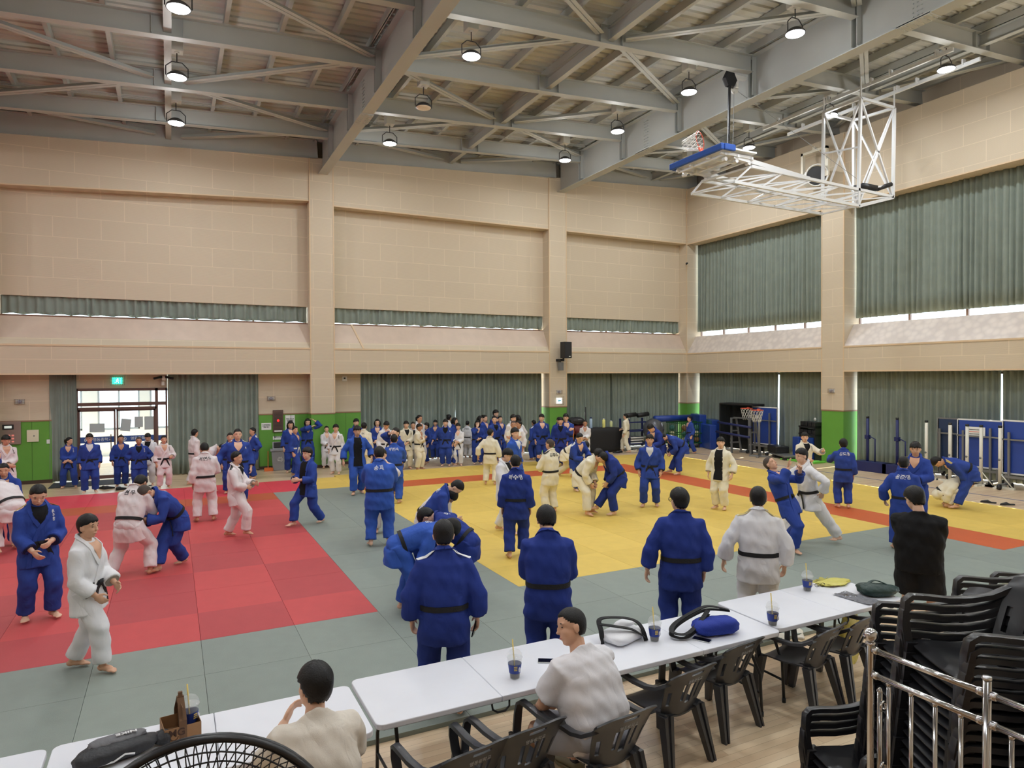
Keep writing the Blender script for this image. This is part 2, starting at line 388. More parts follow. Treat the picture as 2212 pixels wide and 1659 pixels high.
m.prism([(XL, YB, zb(XL)+.75), (21, YB, zb(21)+.75), (21, YB, zb(21)+.85), (XL, YB, zb(XL)+.85)], (0, 30.2, 0))
struct(m.build('ceiling', M_deck, weld=False))
for k, (z_, a, b) in enumerate(((.52, -4.3, 4.3), (.545, -4.3, 4.3), (.57, -4.3, 4.3), (.52, 4.7, 13.3), (.545, 4.7, 13.3), (.57, 4.7, 13.3))):
    m = MB(); y = 20.55-.03*(k % 3); m.tube([(a+(b-a)*i/8, y, zb(a+(b-a)*i/8)+z_-.1) for i in range(9)], .011, 6); struct(m.build('ceiling_conduit', M_steel))
# ---- high-bay lamps
M_lens = mat('lamp_lens', (255, 255, 255), .3, emit=14); M_off = mat('lamp_lens_off', (232, 222, 208), .4)
M_body = mat('lamp_body', (58, 58, 60), .5); M_box = mat('lamp_box', (205, 208, 206), .5)
def hibay(x, y, lit, label):
    z = 9.55+.0567*x
    t = thing('high_bay_lamp', label, 'ceiling lamp', (x, y, z), 0, 'high bay lamps under the roof')
    MB().lathe([(.0, .12), (.09, .12), (.14, .09), (.2, .035), (.21, .0), (.19, .0)], n=24).build('housing', M_body, t, True)
    MB().lathe([(.195, .004), (.18, -.012), (.1, -.022), (.0, -.024)], n=24).build('lens', M_lens if lit else M_off, t, True)
    MB().tube([(-.22, 0, .02), (-.22, 0, .22), (-.1, 0, .33), (.1, 0, .33), (.22, 0, .22), (.22, 0, .02)], .012, 8).build('yoke', M_body, t, True)
    zp = zb(x)+.40-z
    MB().tube([(0, 0, .33), (0, 0, zp-.3)], .012, 8).build('chain', M_body, t)
    MB().box((-.13, -.13, zp-.3), (.13, .13, zp+.03)).cyl((0, 0, zp-.32), (0, 0, zp-.29), .05).build('driver_box', M_box, t, bevel=.01)
    MB().bar((-.7, 0, zp+.015), (.7, 0, zp+.015), .05, .03).build('mount_bar', M_steel, t)
    if lit:
        l = bpy.data.lights.new('lamp_side_light', 'POINT'); l.shadow_soft_size = .16; l.energy = LAMP_W*.34; l.color = (.95, .98, 1)
        lo = bpy.data.objects.new('lamp_side_light', l); C.objects.link(lo); lo.parent = t; lo.location = (0, 0, -.2)
        l = bpy.data.lights.new('lamp_light', 'AREA'); l.shape = 'DISK'; l.size = .36; l.energy = LAMP_W*.6; l.color = (.95, .98, 1)
        lo = bpy.data.objects.new('lamp_light', l); C.objects.link(lo); lo.parent = t; lo.location = (0, 0, -.04)
    return t
rows = ['nearest the door wall', 'second from door wall', 'third from door wall', 'fourth from door wall', 'fifth from door wall', 'sixth from door wall', 'farthest from door wall']
cols = [(-8.8, 'far left roof bay'), (.18, 'bay above red mats'), (5.85, 'bay right of first girder'), (11.9, 'bay left of second girder'), (17.2, 'bay along right wall')]
for cx, cn in cols:
    for k, y in enumerate((19.6, 16.6, 13.5, 10.2, 6.6, 2.6, -1.6)):
        lit = not (cx == 5.85 and k == 1)
        hibay(cx, y, lit, ('lit white high bay lamp in %s, %s' if lit else 'unlit grey high bay lamp in %s, %s') % (cn, rows[k]))
# ---- curtains
def curtain(name, label, p0, p1, z0, z1, seed, amp=.07, per=.18, hem=0, gather=None, grp=None):
    rnd = random.Random(seed); p0, p1 = Vector((*p0, 0)), Vector((*p1, 0)); L = (p1-p0).length; d = (p1-p0)/L; nrm = Vector((d.y, -d.x, 0))
    n = int(L/.028); nz = 7; ph = 0; vs = []; phs = []
    pp = per
    for i in range(n+1):
        if i % 9 == 0: pp = per*rnd.uniform(.75, 1.35); aa = amp*rnd.uniform(.6, 1.25)
        ph += .028/pp*2*pi; phs.append((ph, aa, rnd.uniform(0, .25)))
    for k in range(nz+1):
        t = k/nz
        for i in range(n+1):
            ph, aa, q = phs[i]; s = sin(ph); off = aa*(abs(s)**.7*(1 if s > 0 else -1))*(.55+.45*t)+.02*sin(ph*.23+t*2+seed)
            zz = z1+(z0-z1)*t+(hem*(.5+.5*sin(ph*.37+seed))*(1 if k == nz else 0))
            q_ = p0+d*(L*i/n+.02*sin(t*3+ph*.5)*t)+nrm*off; vs.append((q_.x, q_.y, zz))
    fs = [(k*(n+1)+i, k*(n+1)+i+1, (k+1)*(n+1)+i+1, (k+1)*(n+1)+i) for k in range(nz) for i in range(n)]
    m = MB(); m.add(vs, fs); o = m.build(name, M_curt, smooth=True, weld=False); tag(o, label, 'curtain', grp)
    so_ = o.modifiers.new('thick', 'SOLIDIFY'); so_.thickness = .004; return o
M_curt = mat('curtain_cloth', (134, 145, 137), .8, spec=.25, noise=.06, nscale=3, bump=.2, bscale=150)
G1 = 'grey green curtains along the walls'
xc = 20.47
curtain('curtain', 'tall upper curtain on right wall, between room corner and pilaster', (xc, YF-.05), (xc, 15.95), 4.86, 8.75, 1, grp=G1)
curtain('curtain', 'tall upper curtain on right wall, nearer side of the pilaster', (xc, 15.02), (xc, 10.45), 4.86, 8.75, 2, grp=G1)
curtain('curtain', 'tall upper curtain on right wall, cut by the photo edge', (xc+.05, 10.6), (xc+.05, 6.5), 4.86, 8.75, 3, grp=G1)
curtain('curtain', 'tall upper curtain on right wall, beyond the second pilaster', (xc, 5.5), (xc, -3), 4.86, 8.75, 4, grp=G1)
curtain('curtain', 'floor length curtain behind the blue gym mats beside room corner', (xc, YF-.12), (xc, 18.25), .02, 3.3, 5, grp=G1)
curtain('curtain', 'floor length curtain behind folded ping pong tables and hoops', (xc, 18.2), (xc, 15.95), .02, 3.3, 6, grp=G1)
curtain('curtain', 'floor length curtain behind the row of posts on right wall', (xc, 14.98), (xc, 10.62), .02, 3.3, 7, grp=G1)
curtain('curtain', 'floor length curtain at the right photo edge behind blue boards', (xc, 10.55), (xc, 6.5), .02, 3.3, 8, grp=G1)
curtain('curtain', 'short curtain strip in the high window above the door', (-4.2, 23.24), (4.05, 23.24), 4.79, 5.5, 11, .045, .2, .03, grp=G1)
curtain('curtain', 'short curtain strip in the high window between the two pilasters', (4.86, 23.24), (13.02, 23.24), 4.79, 5.5, 12, .045, .2, .03, grp=G1)
curtain('curtain', 'short curtain strip in the high window beside the room corner', (13.82, 23.24), (19.82, 23.24), 4.79, 5.5, 13, .045, .2, .03, grp=G1)
curtain('curtain', 'narrow gathered curtain left of the glass door', (-3.1, 23.14), (-2.44, 23.1), .03, 3.3, 14, .05, .07, grp=G1)
curtain('curtain', 'wide curtain right of the glass door', (-.08, 23.12), (2.5, 23.1), .03, 3.3, 15, .06, .16, grp=G1)
curtain('curtain', 'long floor curtain behind the standing crowd, left half', (5.78, 23.2), (9.35, 23.2), .03, 3.3, 16, .07, .18, grp=G1)
curtain('curtain', 'long floor curtain behind the standing crowd, right half', (9.3, 23.17), (12.95, 23.22), .03, 3.3, 17, .07, .18, grp=G1)
curtain('curtain', 'floor curtain behind the sports bags, left half', (13.82, 23.2), (16.45, 23.2), .03, 3.3, 18, .07, .18, grp=G1)
curtain('curtain', 'floor curtain behind the gym equipment beside room corner', (16.25, 23.14), (19.8, 23.17), .03, 3.3, 19, .06, .19, grp=G1)
for (a, b, y) in ((-3.1, -2.44, 23.13), (-.08, 2.5, 23.1), (5.82, 12.98, 23.2), (13.8, 19.82, 23.2)):
    struct(MB().box((a, y-.03, 3.28), (b, y+.03, 3.31)).build('trim_8', M_base))
# ---- door and the lobby behind it
M_df = mat('door_frame', (104, 78, 72), .4)
d = MB()
x0, x1, xm, xs = -2.47, -.11, -.40, -1.47
for a, b in ((x0, x0+.05), (xm-.04, xm+.04), (x1-.05, x1)): d.box((a, 23.16, 0), (b, 23.26, 2.67))
d.box((x0, 23.16, 2.6), (x1, 23.26, 2.68)); d.box((x0, 23.15, 2.16), (x1, 23.27, 2.26)); d.box((x0, 23.16, 2.05), (xm, 23.26, 2.12)); d.box((xm, 23.17, .0), (x1, 23.25, .12))
door = struct(d.build('door_1', M_df))
for a, b, nm in ((x0+.05, xs-.01, 0), (xs+.01, xm-.04, 1)):
    l = MB()
    for p, q in ((a, a+.045), (b-.045, b)): l.box((p, 23.19, .02), (q, 23.23, 2.05))
    l.box((a, 23.19, .02), (b, 23.23, .12)); l.box((a, 23.19, 2.0), (b, 23.23, 2.05))
    lf = l.build('door_leaf', M_df, door)
    MB().box((a+.04, 23.205, .1), (b-.04, 23.213, 2.02)).build('pane', M_glass, lf)
    MB().box((a+.04, 23.198, 1.08), (b-.04, 23.203, 1.26)).build('film_band', mat('blue_film', (52, 84, 150), .4), lf)
    hx = b-.12 if nm == 0 else a+.12
    MB().tube([(hx, 23.14, .62), (hx, 23.14, 1.32)], .014, 8).cyl((hx, 23.14, .8), (hx, 23.2, .8), .01).cyl((hx, 23.14, 1.15), (hx, 23.2, 1.15), .01).build('handle', mat('handle_steel', (120, 110, 108), .3, 1), lf)
    text_obj('영동중학교', .105, mat('white_print', (228, 234, 240), .5), lf, Matrix.Translation((a+.6, 23.194, 1.17)) @ Matrix.Rotation(rad(90), 4, 'X'))
    MB().tube([(a+.2+.05*cos(t), 23.196, 1.17+.05*sin(t)) for t in np.linspace(0, 2*pi, 17)[:-1]], .008, 6, closed=True).ell((a+.2, 23.196, 1.17), (.022, .004, .022)).build('emblem', MATS['white_print'], lf)
MB().box((x0+.05, 23.2, 2.26), (xm-.04, 23.206, 2.6)).build('transom_pane', M_glass, door); MB().box((xm+.04, 23.2, 2.26), (x1-.05, 23.206, 2.6)).box((xm+.04, 23.2, .12), (x1-.05, 23.206, 2.16)).build('side_pane', M_glass, door)
MB().box((xm+.04, 23.16, 1.08), (x1-.05, 23.2, 1.24)).build('film_band', MATS['blue_film'], door)
for i, (px, pz, w_, h_, ro) in enumerate(((-1.95, 1.52, .38, .26, 0), (-1.22, 1.58, .26, .36, .12), (-.88, 1.66, .22, .32, 0), (-.6, 1.62, .26, .4, 0))):
    p = MB().box((-w_/2, 0, -h_/2), (w_/2, .003, h_/2)).build('paper_notice', mat('paper_back', (176, 184, 186), .8)); p.location = (px, 23.194, pz); p.rotation_euler = (0, ro, 0)
    tag(p, ['wide paper notice taped to left glass door leaf', 'tilted paper notice beside the door leaf meeting edge', 'tall narrow paper notice on right glass door leaf', 'largest paper notice on right glass door leaf'][i], 'notice', 'paper notices on the glass door')
# lobby: pale facade with windows opposite, open to the sky beyond the added slab
lw = MB(); lw.box((-6, 30, 0), (3.4, 30.2, 1.0)); lw.box((-6, 30, 2.55), (3.4, 30.2, 4.5))
for a, b in ((-6, -4.4), (-3.0, -2.5), (-1.1, -.75), (.65, 1.0), (2.3, 3.4)): lw.box((a, 30, 1.0), (b, 30.2, 2.55))
struct(lw.build('wall_lobby', mat('lobby_wall', (198, 212, 222), .7)))
for i, (a, b) in enumerate(((-4.4, -3.0), (-2.5, -1.1), (-.75, .65), (1.0, 2.3))):
    f = MB(); f.box((a, 30.02, 1.0), (b, 30.1, 1.07)); f.box((a, 30.02, 2.48), (b, 30.1, 2.55)); [f.box((x-.03, 30.02, 1), (x+.03, 30.1, 2.55)) for x in (a+.03, (a+b)/2, b-.03)]
    fo = struct(f.build('window_%d' % (14+i), mat('lobby_frame', (138, 158, 176), .5))); MB().box((a, 30.06, 1.07), (b, 30.065, 2.48)).build('pane', M_glass, fo)
struct(MB().box((-7, 23.7, 3.5), (4.4, 27.8, 3.7)).box((-7, 23.7, 0), (-6.8, 30.3, 3.6)).box((4.2, 23.7, 0), (4.4, 30.3, 3.6)).build('ceiling_light_block', mat('lobby_light_block', (214, 222, 228), .7)))  # unseen roof slab and side walls, added to dim the lobby
# ---- court lines
M_line = mat('court_line', (72, 88, 150), .4)
struct(MB().box((17.85, 5.6, .0005), (17.9, 22.3, .003)).box((14, 21.2, .0005), (17.9, 21.25, .003)).box((17.9, 13.9, .0005), (19.6, 13.95, .003)).build('floor_line', M_line))
# ---- judo mats
rM = random.Random(5)
def matmat(nm, rgb):
    m = mat(nm, rgb, .5, spec=.4, noise=.035, nscale=6, bump=.35, bscale=220); return m
MC = {'red': ((204, 80, 82), (186, 74, 78)), 'bright red': ((222, 66, 84), (218, 66, 82)), 'grey': ((142, 152, 144), (138, 148, 141)), 'yellow': ((230, 198, 98), (224, 192, 93)), 'orange': ((204, 96, 48), (203, 97, 50)), 'brown': ((196, 92, 60), (190, 92, 58))}
MM = {k: (matmat('tatami_'+k+'_a', a), matmat('tatami_'+k+'_b', b)) for k, (a, b) in MC.items()}  # paired tones: sheen of the alternating emboss direction painted as colour
LBL = {'red': 'red judo mat of the left practice area', 'bright red': 'bright red judo mat of the border strip before the door', 'grey': 'grey judo mat of the aisle between practice areas and tables', 'yellow': 'yellow judo mat of the large right practice area', 'orange': 'orange judo mat of the stripe inside the yellow area', 'brown': 'brownish judo mat of the strip between red areas'}
protos = {}
def judo_mat(x, y, sx, sy, col, flip):
    key = (col, round(sx, 3), round(sy, 3), flip)
    if key not in protos:
        m = MB(); g_ = .0018; h = sy/2
        if sy > 1.5:
            m.box((g_, g_, 0), (sx-g_, h, .04), flip); m.box((g_, h, 0), (sx-g_, sy-g_, .04), 1-flip)
        else: m.box((g_, g_, 0), (sx-g_, sy-g_, .04), flip)
        me = m.build('judo_mat', list(MM[col])); protos[key] = me.data; bpy.data.objects.remove(me)
    o = bpy.data.objects.new('judo_mat', protos[key]); C.objects.link(o); o.location = (x, y, 0); tag(o, LBL[col], 'judo mat', col+' judo mats')
CX = 1.0143
for k in range(-14, 14):
    xa = 2.30+k*CX; left = k < 2; sy = .981 if k < 2 else 1.005
    def put(r0, r1, col, y0=5.40):
        n = r1-r0; r = r0
        while r < r1:
            st = 2 if r+2 <= r1 else 1
            judo_mat(xa, y0+r*sy, CX, st*sy, col, (k+(r//2)) % 2); r += st
    if k >= 11: put(0, 1, 'grey'); put(1, 15, 'yellow')
    elif k == 10: put(0, 1, 'grey'); put(1, 13, 'orange'); put(13, 15, 'yellow')
    elif k >= 2: put(0, 3, 'grey'); put(3, 12, 'yellow'); put(12, 13, 'orange'); put(13, 15, 'yellow')
    elif k >= 0: put(0, 13, 'grey'); put(13, 15, 'bright red' if k == 0 else 'yellow')
    elif k >= -12: put(0, 3, 'grey'); put(3, 12, 'red'); put(12, 13, 'brown'); put(13, 15, 'bright red')
    else: put(0, 15, 'grey')
# =====================================================================  CHAIRS AND TABLES
M_ch = mat('chair_plastic', (58, 59, 63), .32, spec=.5)
M_chb = mat('chair_plastic_black', (30, 30, 33), .3, spec=.5)
M_lg = mat('grey_print', (168, 170, 174), .6)
def grid_plate(fn, nu, nv, th, skip=None):
    """plate from a function (u,v)->point; skip(i,j) leaves holes; thickness along the averaged normal"""
    P = [[Vector(fn(i/nu, j/nv)) for j in range(nv+1)] for i in range(nu+1)]
    N = [[None]*(nv+1) for _ in range(nu+1)]
    for i in range(nu+1):
        for j in range(nv+1):
            a = P[min(i+1, nu)][j]-P[max(i-1, 0)][j]; b = P[i][min(j+1, nv)]-P[i][max(j-1, 0)]; N[i][j] = a.cross(b).normalized()
    m = MB(); idx = lambda i, j, s: (i*(nv+1)+j)*2+s
    vs = []
    for i in range(nu+1):
        for j in range(nv+1): vs += [P[i][j]+N[i][j]*th/2, P[i][j]-N[i][j]*th/2]
    fs = []; ok = lambda i, j: 0 <= i < nu and 0 <= j < nv and not (skip and skip(i, j))
    for i in range(nu):
        for j in range(nv):
            if not ok(i, j): continue
            fs.append((idx(i, j, 0), idx(i+1, j, 0), idx(i+1, j+1, 0), idx(i, j+1, 0))); fs.append((idx(i, j, 1), idx(i, j+1, 1), idx(i+1, j+1, 1), idx(i+1, j, 1)))
            for (di, dj, a, b) in ((-1, 0, (i, j), (i, j+1)), (1, 0, (i+1, j), (i+1, j+1)), (0, -1, (i, j), (i+1, j)), (0, 1, (i, j+1), (i+1, j+1))):
                if not ok(i+di, j+dj): fs.append((idx(*a, 0), idx(*b, 0), idx(*b, 1), idx(*a, 1)))
    return m.add(vs, fs)
def chair_proto(M, nm):
    t = thing('plastic_armchair', nm, 'chair')
    def seat(u, v):
        x = (u-.5)*2; y = .235-.445*v; w = .235-.03*v
        return (x*w, y, .425-.03*v+.012*x*x*4*(.3+.7*v)-.015*(1-abs(2*v-1))+(.0 if v > .1 else -(.1-v)*.25))
    auto_smooth(grid_plate(seat, 12, 12, .012, lambda i, j: 8 <= j <= 9 and i in (3, 5, 6, 8)).build('seat', M, t), 50)
    def back(u, v):
        x = (u-.5)*2; z = .405+.40*v; w = .185+.085*v**.8 if v < .9 else .262
        y = -.205-.13*v-.04*v*v+.055*x*x
        if v > .8: z -= .04*(v-.8)/.2*abs(x)**3
        return (x*w, y, z)
    def sk(i, j):                                    # slots and the grip hole
        if 4 <= j <= 10 and i in (5, 7, 8, 10)[:4] and not (j in (4,) and i in (5, 10)): return True
        if j in (4, 5, 6, 7, 8) and i in (1, 14): return True
        return j == 14 and 6 <= i <= 9
    auto_smooth(grid_plate(back, 16, 16, .013, sk).build('backrest', M, t), 50)
    for s in (-1, 1):
        m = MB(); pts = [(.252, -.285, .715), (.272, -.2, .665), (.283, -.1, .643), (.285, .02, .64), (.285, .14, .652), (.283, .21, .655), (.278, .245, .63), (.27, .255, .56), (.258, .25, .47), (.248, .243, .41)]
        k = len(pts); vs = []
        for i, p in enumerate(pts):
            p = Vector((p[0]*s, p[1], p[2])); a = Vector(pts[max(i-1, 0)]); b = Vector(pts[min(i+1, k-1)]); d = (b-a).normalized()
            up = Vector((0, -d.z, d.y)).normalized(); r = Vector((1, 0, 0)); w_ = .029 if i < 7 else .033; h_ = .011
            for (cx, cy) in ((-1, -1.4), (-.8, .8), (0, 1.2), (.8, .8), (1, -1.4)): vs.append(p+r*w_*cx+up*h_*cy)
        fs = [(i*5+j, i*5+(j+1) % 5, (i+1)*5+(j+1) % 5, (i+1)*5+j) for i in range(k-1) for j in range(5)]+[(4, 3, 2, 1, 0), tuple((k-1)*5+j for j in range(5))]
        m.add(vs, fs); auto_smooth(m.build('armrest', M, t), 60)
        for rear in (0, 1):
            m = MB(); vs = []; n = 5
            for i in range(n+1):
                q = i/n; z = .43*(1-q)
                if rear: cx, cy, w_, d_ = .175+.06*q, -.195-.10*q, .05-.022*q, .035-.012*q
                else: cx, cy, w_, d_ = .235+.03*q, .225+.045*q, .036-.014*q, .042-.018*q
                for (ax, ay) in ((-1, -1), (1, -1), (1, 1), (.3, 1), (.3, .55), (-.3, .55), (-.3, 1), (-1, 1)) if not rear else ((-1, 1), (1, 1), (1, -1), (.3, -1), (.3, -.5), (-.3, -.5), (-.3, -1), (-1, -1)):
                    vs.append((s*cx+w_*ax, cy+d_*ay, z))
            fs = [(i*8+j, i*8+(j+1) % 8, (i+1)*8+(j+1) % 8, (i+1)*8+j) for i in range(n) for j in range(8)]+[tuple(range(8)), tuple(n*8+j for j in range(8))]
            m.add(vs, fs); m.build('leg', M, t)
    mx = Matrix.Translation((0, -.331, .700)) @ Matrix.Rotation(rad(108), 4, 'X')
    text_obj('영동중학교', .034, M_lg, t, mx, depth=.001)
    return t
chair0 = chair_proto(M_ch, 'dark grey plastic armchair')
first = [True]
def put_chair(x, y, rz, label, group=None, z=0):
    if first[0]:
        first[0] = False; chair0.location = (x, y, z); chair0.rotation_euler = (0, 0, rz); chair0['label'] = label
        if group: chair0['group'] = group
        return chair0
    return dup(chair0, (x, y, z), rz, label, group)
GC = 'dark grey armchairs along the tables'
put_chair(5.09, 4.33, rad(12), 'empty dark grey plastic armchair with white slippers lying beyond it', GC)
put_chair(5.62, 4.37, rad(12), 'empty dark grey plastic armchair before the yellow plastic bag', GC)
put_chair(4.19, 4.44, rad(9), 'empty dark grey plastic armchair in front of blue folded uniform', GC)
put_chair(3.46, 4.24, rad(8), 'empty dark grey plastic armchair just right of seated man in white', GC)
put_chair(2.62, 3.92, rad(6), 'dark grey plastic armchair on which man in white tee sits', GC)
put_chair(1.99, 4.06, rad(8), 'dark grey plastic armchair just left of the white tee man', GC)
put_chair(1.57, 4.00, rad(10), 'dark grey plastic armchair partly cut off by the bottom edge', GC)
put_chair(.76, 3.74, rad(2), 'dark grey plastic armchair on which man in cream tee sits', GC)
ORD = ['topmost', 'second', 'third', 'fourth', 'fifth', 'sixth', 'seventh', 'eighth', 'ninth', 'tenth', 'eleventh', 'twelfth', 'thirteenth', 'fourteenth', 'fifteenth', 'sixteenth', 'seventeenth', 'eighteenth', 'nineteenth', 'twentieth', 'twenty-first', 'twenty-second', 'twenty-third', 'twenty-fourth', 'twenty-fifth', 'twenty-sixth', 'twenty-seventh', 'twenty-eighth', 'twenty-ninth', 'thirtieth']
chair1 = chair_proto(M_chb, 'black plastic armchair'); f1 = [True]
def stack(x, y, rz, n, desc, grp, dz=.052, lean=.006):
    for k in range(n):
        lb = ('topmost black armchair of ' if k == n-1 else ORD[n-1-k]+' black armchair from top of ')+desc
        a = rz+rad(.8*sin(k*2.1)); p = (x+lean*k*sin(rz), y-lean*k*cos(rz), k*dz)
        if f1[0]: f1[0] = False; o = chair1; o.location = p; o.rotation_euler = (0, 0, a); o['label'] = lb; o['group'] = grp
        else: dup(chair1, p, a, lb, grp)
stack(3.47, 2.00, rad(61), 24, 'the tall stack behind railing', 'tall chair stack behind the railing', .05)
stack(3.93, 2.46, rad(60), 19, 'the stack hidden behind tall stack', 'chair stack behind the tall one', .05)
stack(3.62, 1.28, rad(61), 27, 'the stack at the right frame edge', 'chair stack at the right frame edge', .05)
stack(4.94, 2.55, rad(60), 19, 'the far stack near black shorts', 'far chair stack', .05)
stack(5.84, 2.77, rad(60), 16, 'the farthest stack at right edge', 'farthest chair stack', .05)
stack(3.82, 2.74, rad(74), 4, 'the low stack left of railing post', 'low chair stack by the railing post', .05)
# ---- tables
M_tt = mat('table_white', (226, 228, 236), .42, noise=.015, nscale=5)
M_tl = mat('table_leg', (44, 46, 48), .4, metal=.3)
def table(x0, x1, y0, y1, label, rz=0):
    cx, cy = (x0+x1)/2, (y0+y1)/2; w_, d_ = x1-x0, y1-y0
    t = thing('folding_table', label, 'table', (cx, cy, 0), rz, 'white folding tables in a row')
    for s in (-1, 1):
        m = MB(); r = .055; pts = []
        X = w_/2-.003
        for (qx, qy, a0) in ((X-r, d_/2-r, 0), (X-r, -d_/2+r, -90)):
            seq = range(0, 7) if a0 == 0 else range(0, 7)
            for k in seq: a = rad(a0+90-15*k) if a0 == 0 else rad(0-15*k); pts.append((s*(qx+r*cos(a)), qy+r*sin(a), .70))
        pts += [(s*.0015, -d_/2, .70), (s*.0015, d_/2, .70)]
        m.prism(pts, (0, 0, .04)); m.build('tabletop', M_tt, t, bevel=.006)
        f = MB(); xl = s*(w_/2-.2)
        for q in (-1, 1):
            f.tube([(xl, q*.1, .69), (xl, q*.12, .62), (xl+s*.02, q*.27, .36), (xl+s*.02, q*.29, .02)], .0135, 8)
            f.cyl((xl+s*.02, q*.29, 0), (xl+s*.02, q*.29, .04), .017)
        f.tube([(xl+s*.02, -.28, .2), (xl+s*.02, .28, .2)], .011, 8); f.tube([(xl, -.11, .6), (xl, .11, .6)], .011, 8)
        f.build('leg_frame', M_tl, t, True)
        b = MB(); b.tube([(xl, .0, .6), (xl-s*.38, 0, .69)], .009, 8); b.build('brace', M_tl, t, True)
    MB().box((-w_/2+.06, -d_/2+.05, .675), (w_/2-.06, -d_/2+.075, .70)).box((-w_/2+.06, d_/2-.075, .675), (w_/2-.06, d_/2-.05, .70)).build('rail', M_tl, t)
    MB().tube([(-.07, -d_/2+.03, .7), (-.065, -d_/2+.02, .65), (-.03, -d_/2+.015, .625), (.03, -d_/2+.015, .625), (.065, -d_/2+.02, .65), (.07, -d_/2+.03, .7)], .008, 6).build('carry_handle', M_tl, t, True)
    return t
table(-2.52, -.69, 4.22, 4.95, 'white folding table carrying two cardboard cup carriers at left edge')
table(-.67, 1.14, 4.22, 4.955, 'white folding table with black drawstring bag, before man in cream tee')
table(1.165, 2.965, 4.275, 5.02, 'white folding table with one iced coffee, middle of the row')
table(2.98, 4.785, 4.235, 4.94, 'white folding table holding the two folded judo uniforms')
table(4.80, 6.57, 4.285, 5.07, 'white folding table with glasses and green bag, right end')
# ---- things on the tables
M_clear = mat('clear_plastic', (235, 240, 242), .08, alpha=.22); M_cof = mat('iced_coffee', (46, 22, 16), .15); M_ice = mat('coffee_top', (120, 74, 50), .2)
M_lab = mat('cup_label', (34, 58, 140), .5); M_straw = mat('straw_yellow', (232, 204, 110), .5); M_lp = mat('label_print', (214, 190, 96), .5); M_lpw = mat('label_white', (214, 216, 226), .5)
GCUP = 'iced coffees in clear cups'
def cup(x, y, z, label, lev=.5, rz=0, straw=True):
    t = thing('iced_coffee_cup', label, 'cup', (x, y, z), rz, GCUP); t.scale = (1.22, 1.22, 1.22)
    MB().lathe([(.0, .0), (.029, .0), (.030, .002), (.046, .122), (.048, .124), (.046, .126)], n=24).build('cup', M_clear, t, True)
    MB().lathe([(.0, .003), (.027, .003), (.027+.0165*lev, .003+.115*lev), (0, .003+.115*lev)], n=20).build('coffee', M_cof, t, True)
    MB().lathe([(.048, .124), (.05, .128), (.047, .133), (.043, .15), (.032, .165), (.014, .174), (.009, .174)], n=24).build('dome_lid', M_clear, t, True)
    m = MB(); vs = []; n = 24
    for z_, r_ in ((.035, .0353), (.09, .0424)):
        for j in range(n): a = 2*pi*j/n; vs.append((r_*cos(a), r_*sin(a), z_))
    m.add(vs, [(j, (j+1) % n, n+(j+1) % n, n+j) for j in range(n)]); lb = m.build('label_sleeve', M_lab, t, True)
    p = MB()
    for k in range(3):                                          # printed lines and the crest on the sleeve
        a0 = -1.9; p.add([((.0362+.0075*(.055-.014*k)/.055+.0006)*cos(a0+s*.25), (.0362+.0075*(.055-.014*k)/.055+.0006)*sin(a0+s*.25), .078-.011*k+q) for s, q in ((-1, 0), (1, 0), (1, .006), (-1, .006))], [(0, 1, 2, 3)])
    p.build('print', M_lp, lb); q = MB(); q.ell((.041*cos(-1.25), .041*sin(-1.25), .06), (.008, .008, .016)); q.build('print_picture', M_lpw, lb, True)
    if straw: MB().cyl((.004, 0, .01), (-.012, .006, .235), .0038, 8).build('straw', M_straw, t, True)
    return t
c = FL(1112, 1464, .74); cup(c.x, c.y, .742, 'iced coffee cup alone on the middle white table', .42)
c = FL(1414, 1384, .74); cup(c.x, c.y, .742, 'iced coffee cup standing between the two folded uniforms', .6)
c = FL(1669, 1350, .74); cup(c.x, c.y, .742, 'iced coffee cup at the near corner of right end table', .66)
c = FL(1744, 1276, .74); cup(c.x, c.y, .742, 'iced coffee cup standing beside the black glasses', .72)
M_card = mat('kraft_card', (152, 114, 78), .8, noise=.04, nscale=30); M_card2 = mat('kraft_dark', (106, 78, 54), .8)
def carrier(x, y, rz, label, mark):
    t = thing('cup_carrier', label, 'cup carrier', (x, y, .741), rz, 'cardboard cup carriers')
    m = MB(); w_, d_ = .105, .1
    for a, b in (((-w_, -d_, 0), (w_, -d_+.003, .085)), ((-w_, d_-.003, 0), (w_, d_, .085)), ((w_-.003, -d_, 0), (w_, d_, .085)), ((-w_, -d_, 0), (-w_+.003, d_, .085)), ((-w_, -d_, 0), (w_, d_, .003))): m.box(a, b)
    m.build('box', M_card, t)
    h = MB(); h.prism([(-.022, -d_-.002, 0), (.022, -d_-.002, 0), (.022, -d_-.002, .10), (.02, -.02, .235), (-.02, -.02, .235), (-.022, -d_-.002, .10)], (0, .003, 0))
    h = MB()
    for s in (-1, 1): h.add([(-.022, s*(d_+.002), .0), (.022, s*(d_+.002), 0), (.022, s*(d_+.002), .12), (.02, s*.012, .23), (-.02, s*.012, .23), (-.022, s*(d_+.002), .12)], [(0, 1, 2, 5), (5, 2, 3, 4)])
    h.box((-.02, -.012, .20), (.02, .012, .235)).box((-.002, -d_, .003), (.002, d_, .2)); h.box((-.012, -.01, .235), (.012, .01, .262))
    h.build('handle', M_card2, t)
    if mark:
        text_obj('MG', .062, mat('carrier_ink', (70, 46, 34), .8), t, Matrix.Translation((-.035, -d_-.0025, .052)) @ Matrix.Rotation(rad(90), 4, 'X'), bold=.0012, depth=.0005)
        MB().tube([(-.05+.022*cos(a), -d_-.001, .03+.02*sin(a)) for a in np.linspace(pi*1.05, pi*2, 9)], .0022, 6).build('smile_mark', MATS['carrier_ink'], t)
    return t
c = FL(390, 1583, .74); carrier(c.x, c.y, rad(8), 'cardboard cup carrier printed MG, holding one clear cup', True)
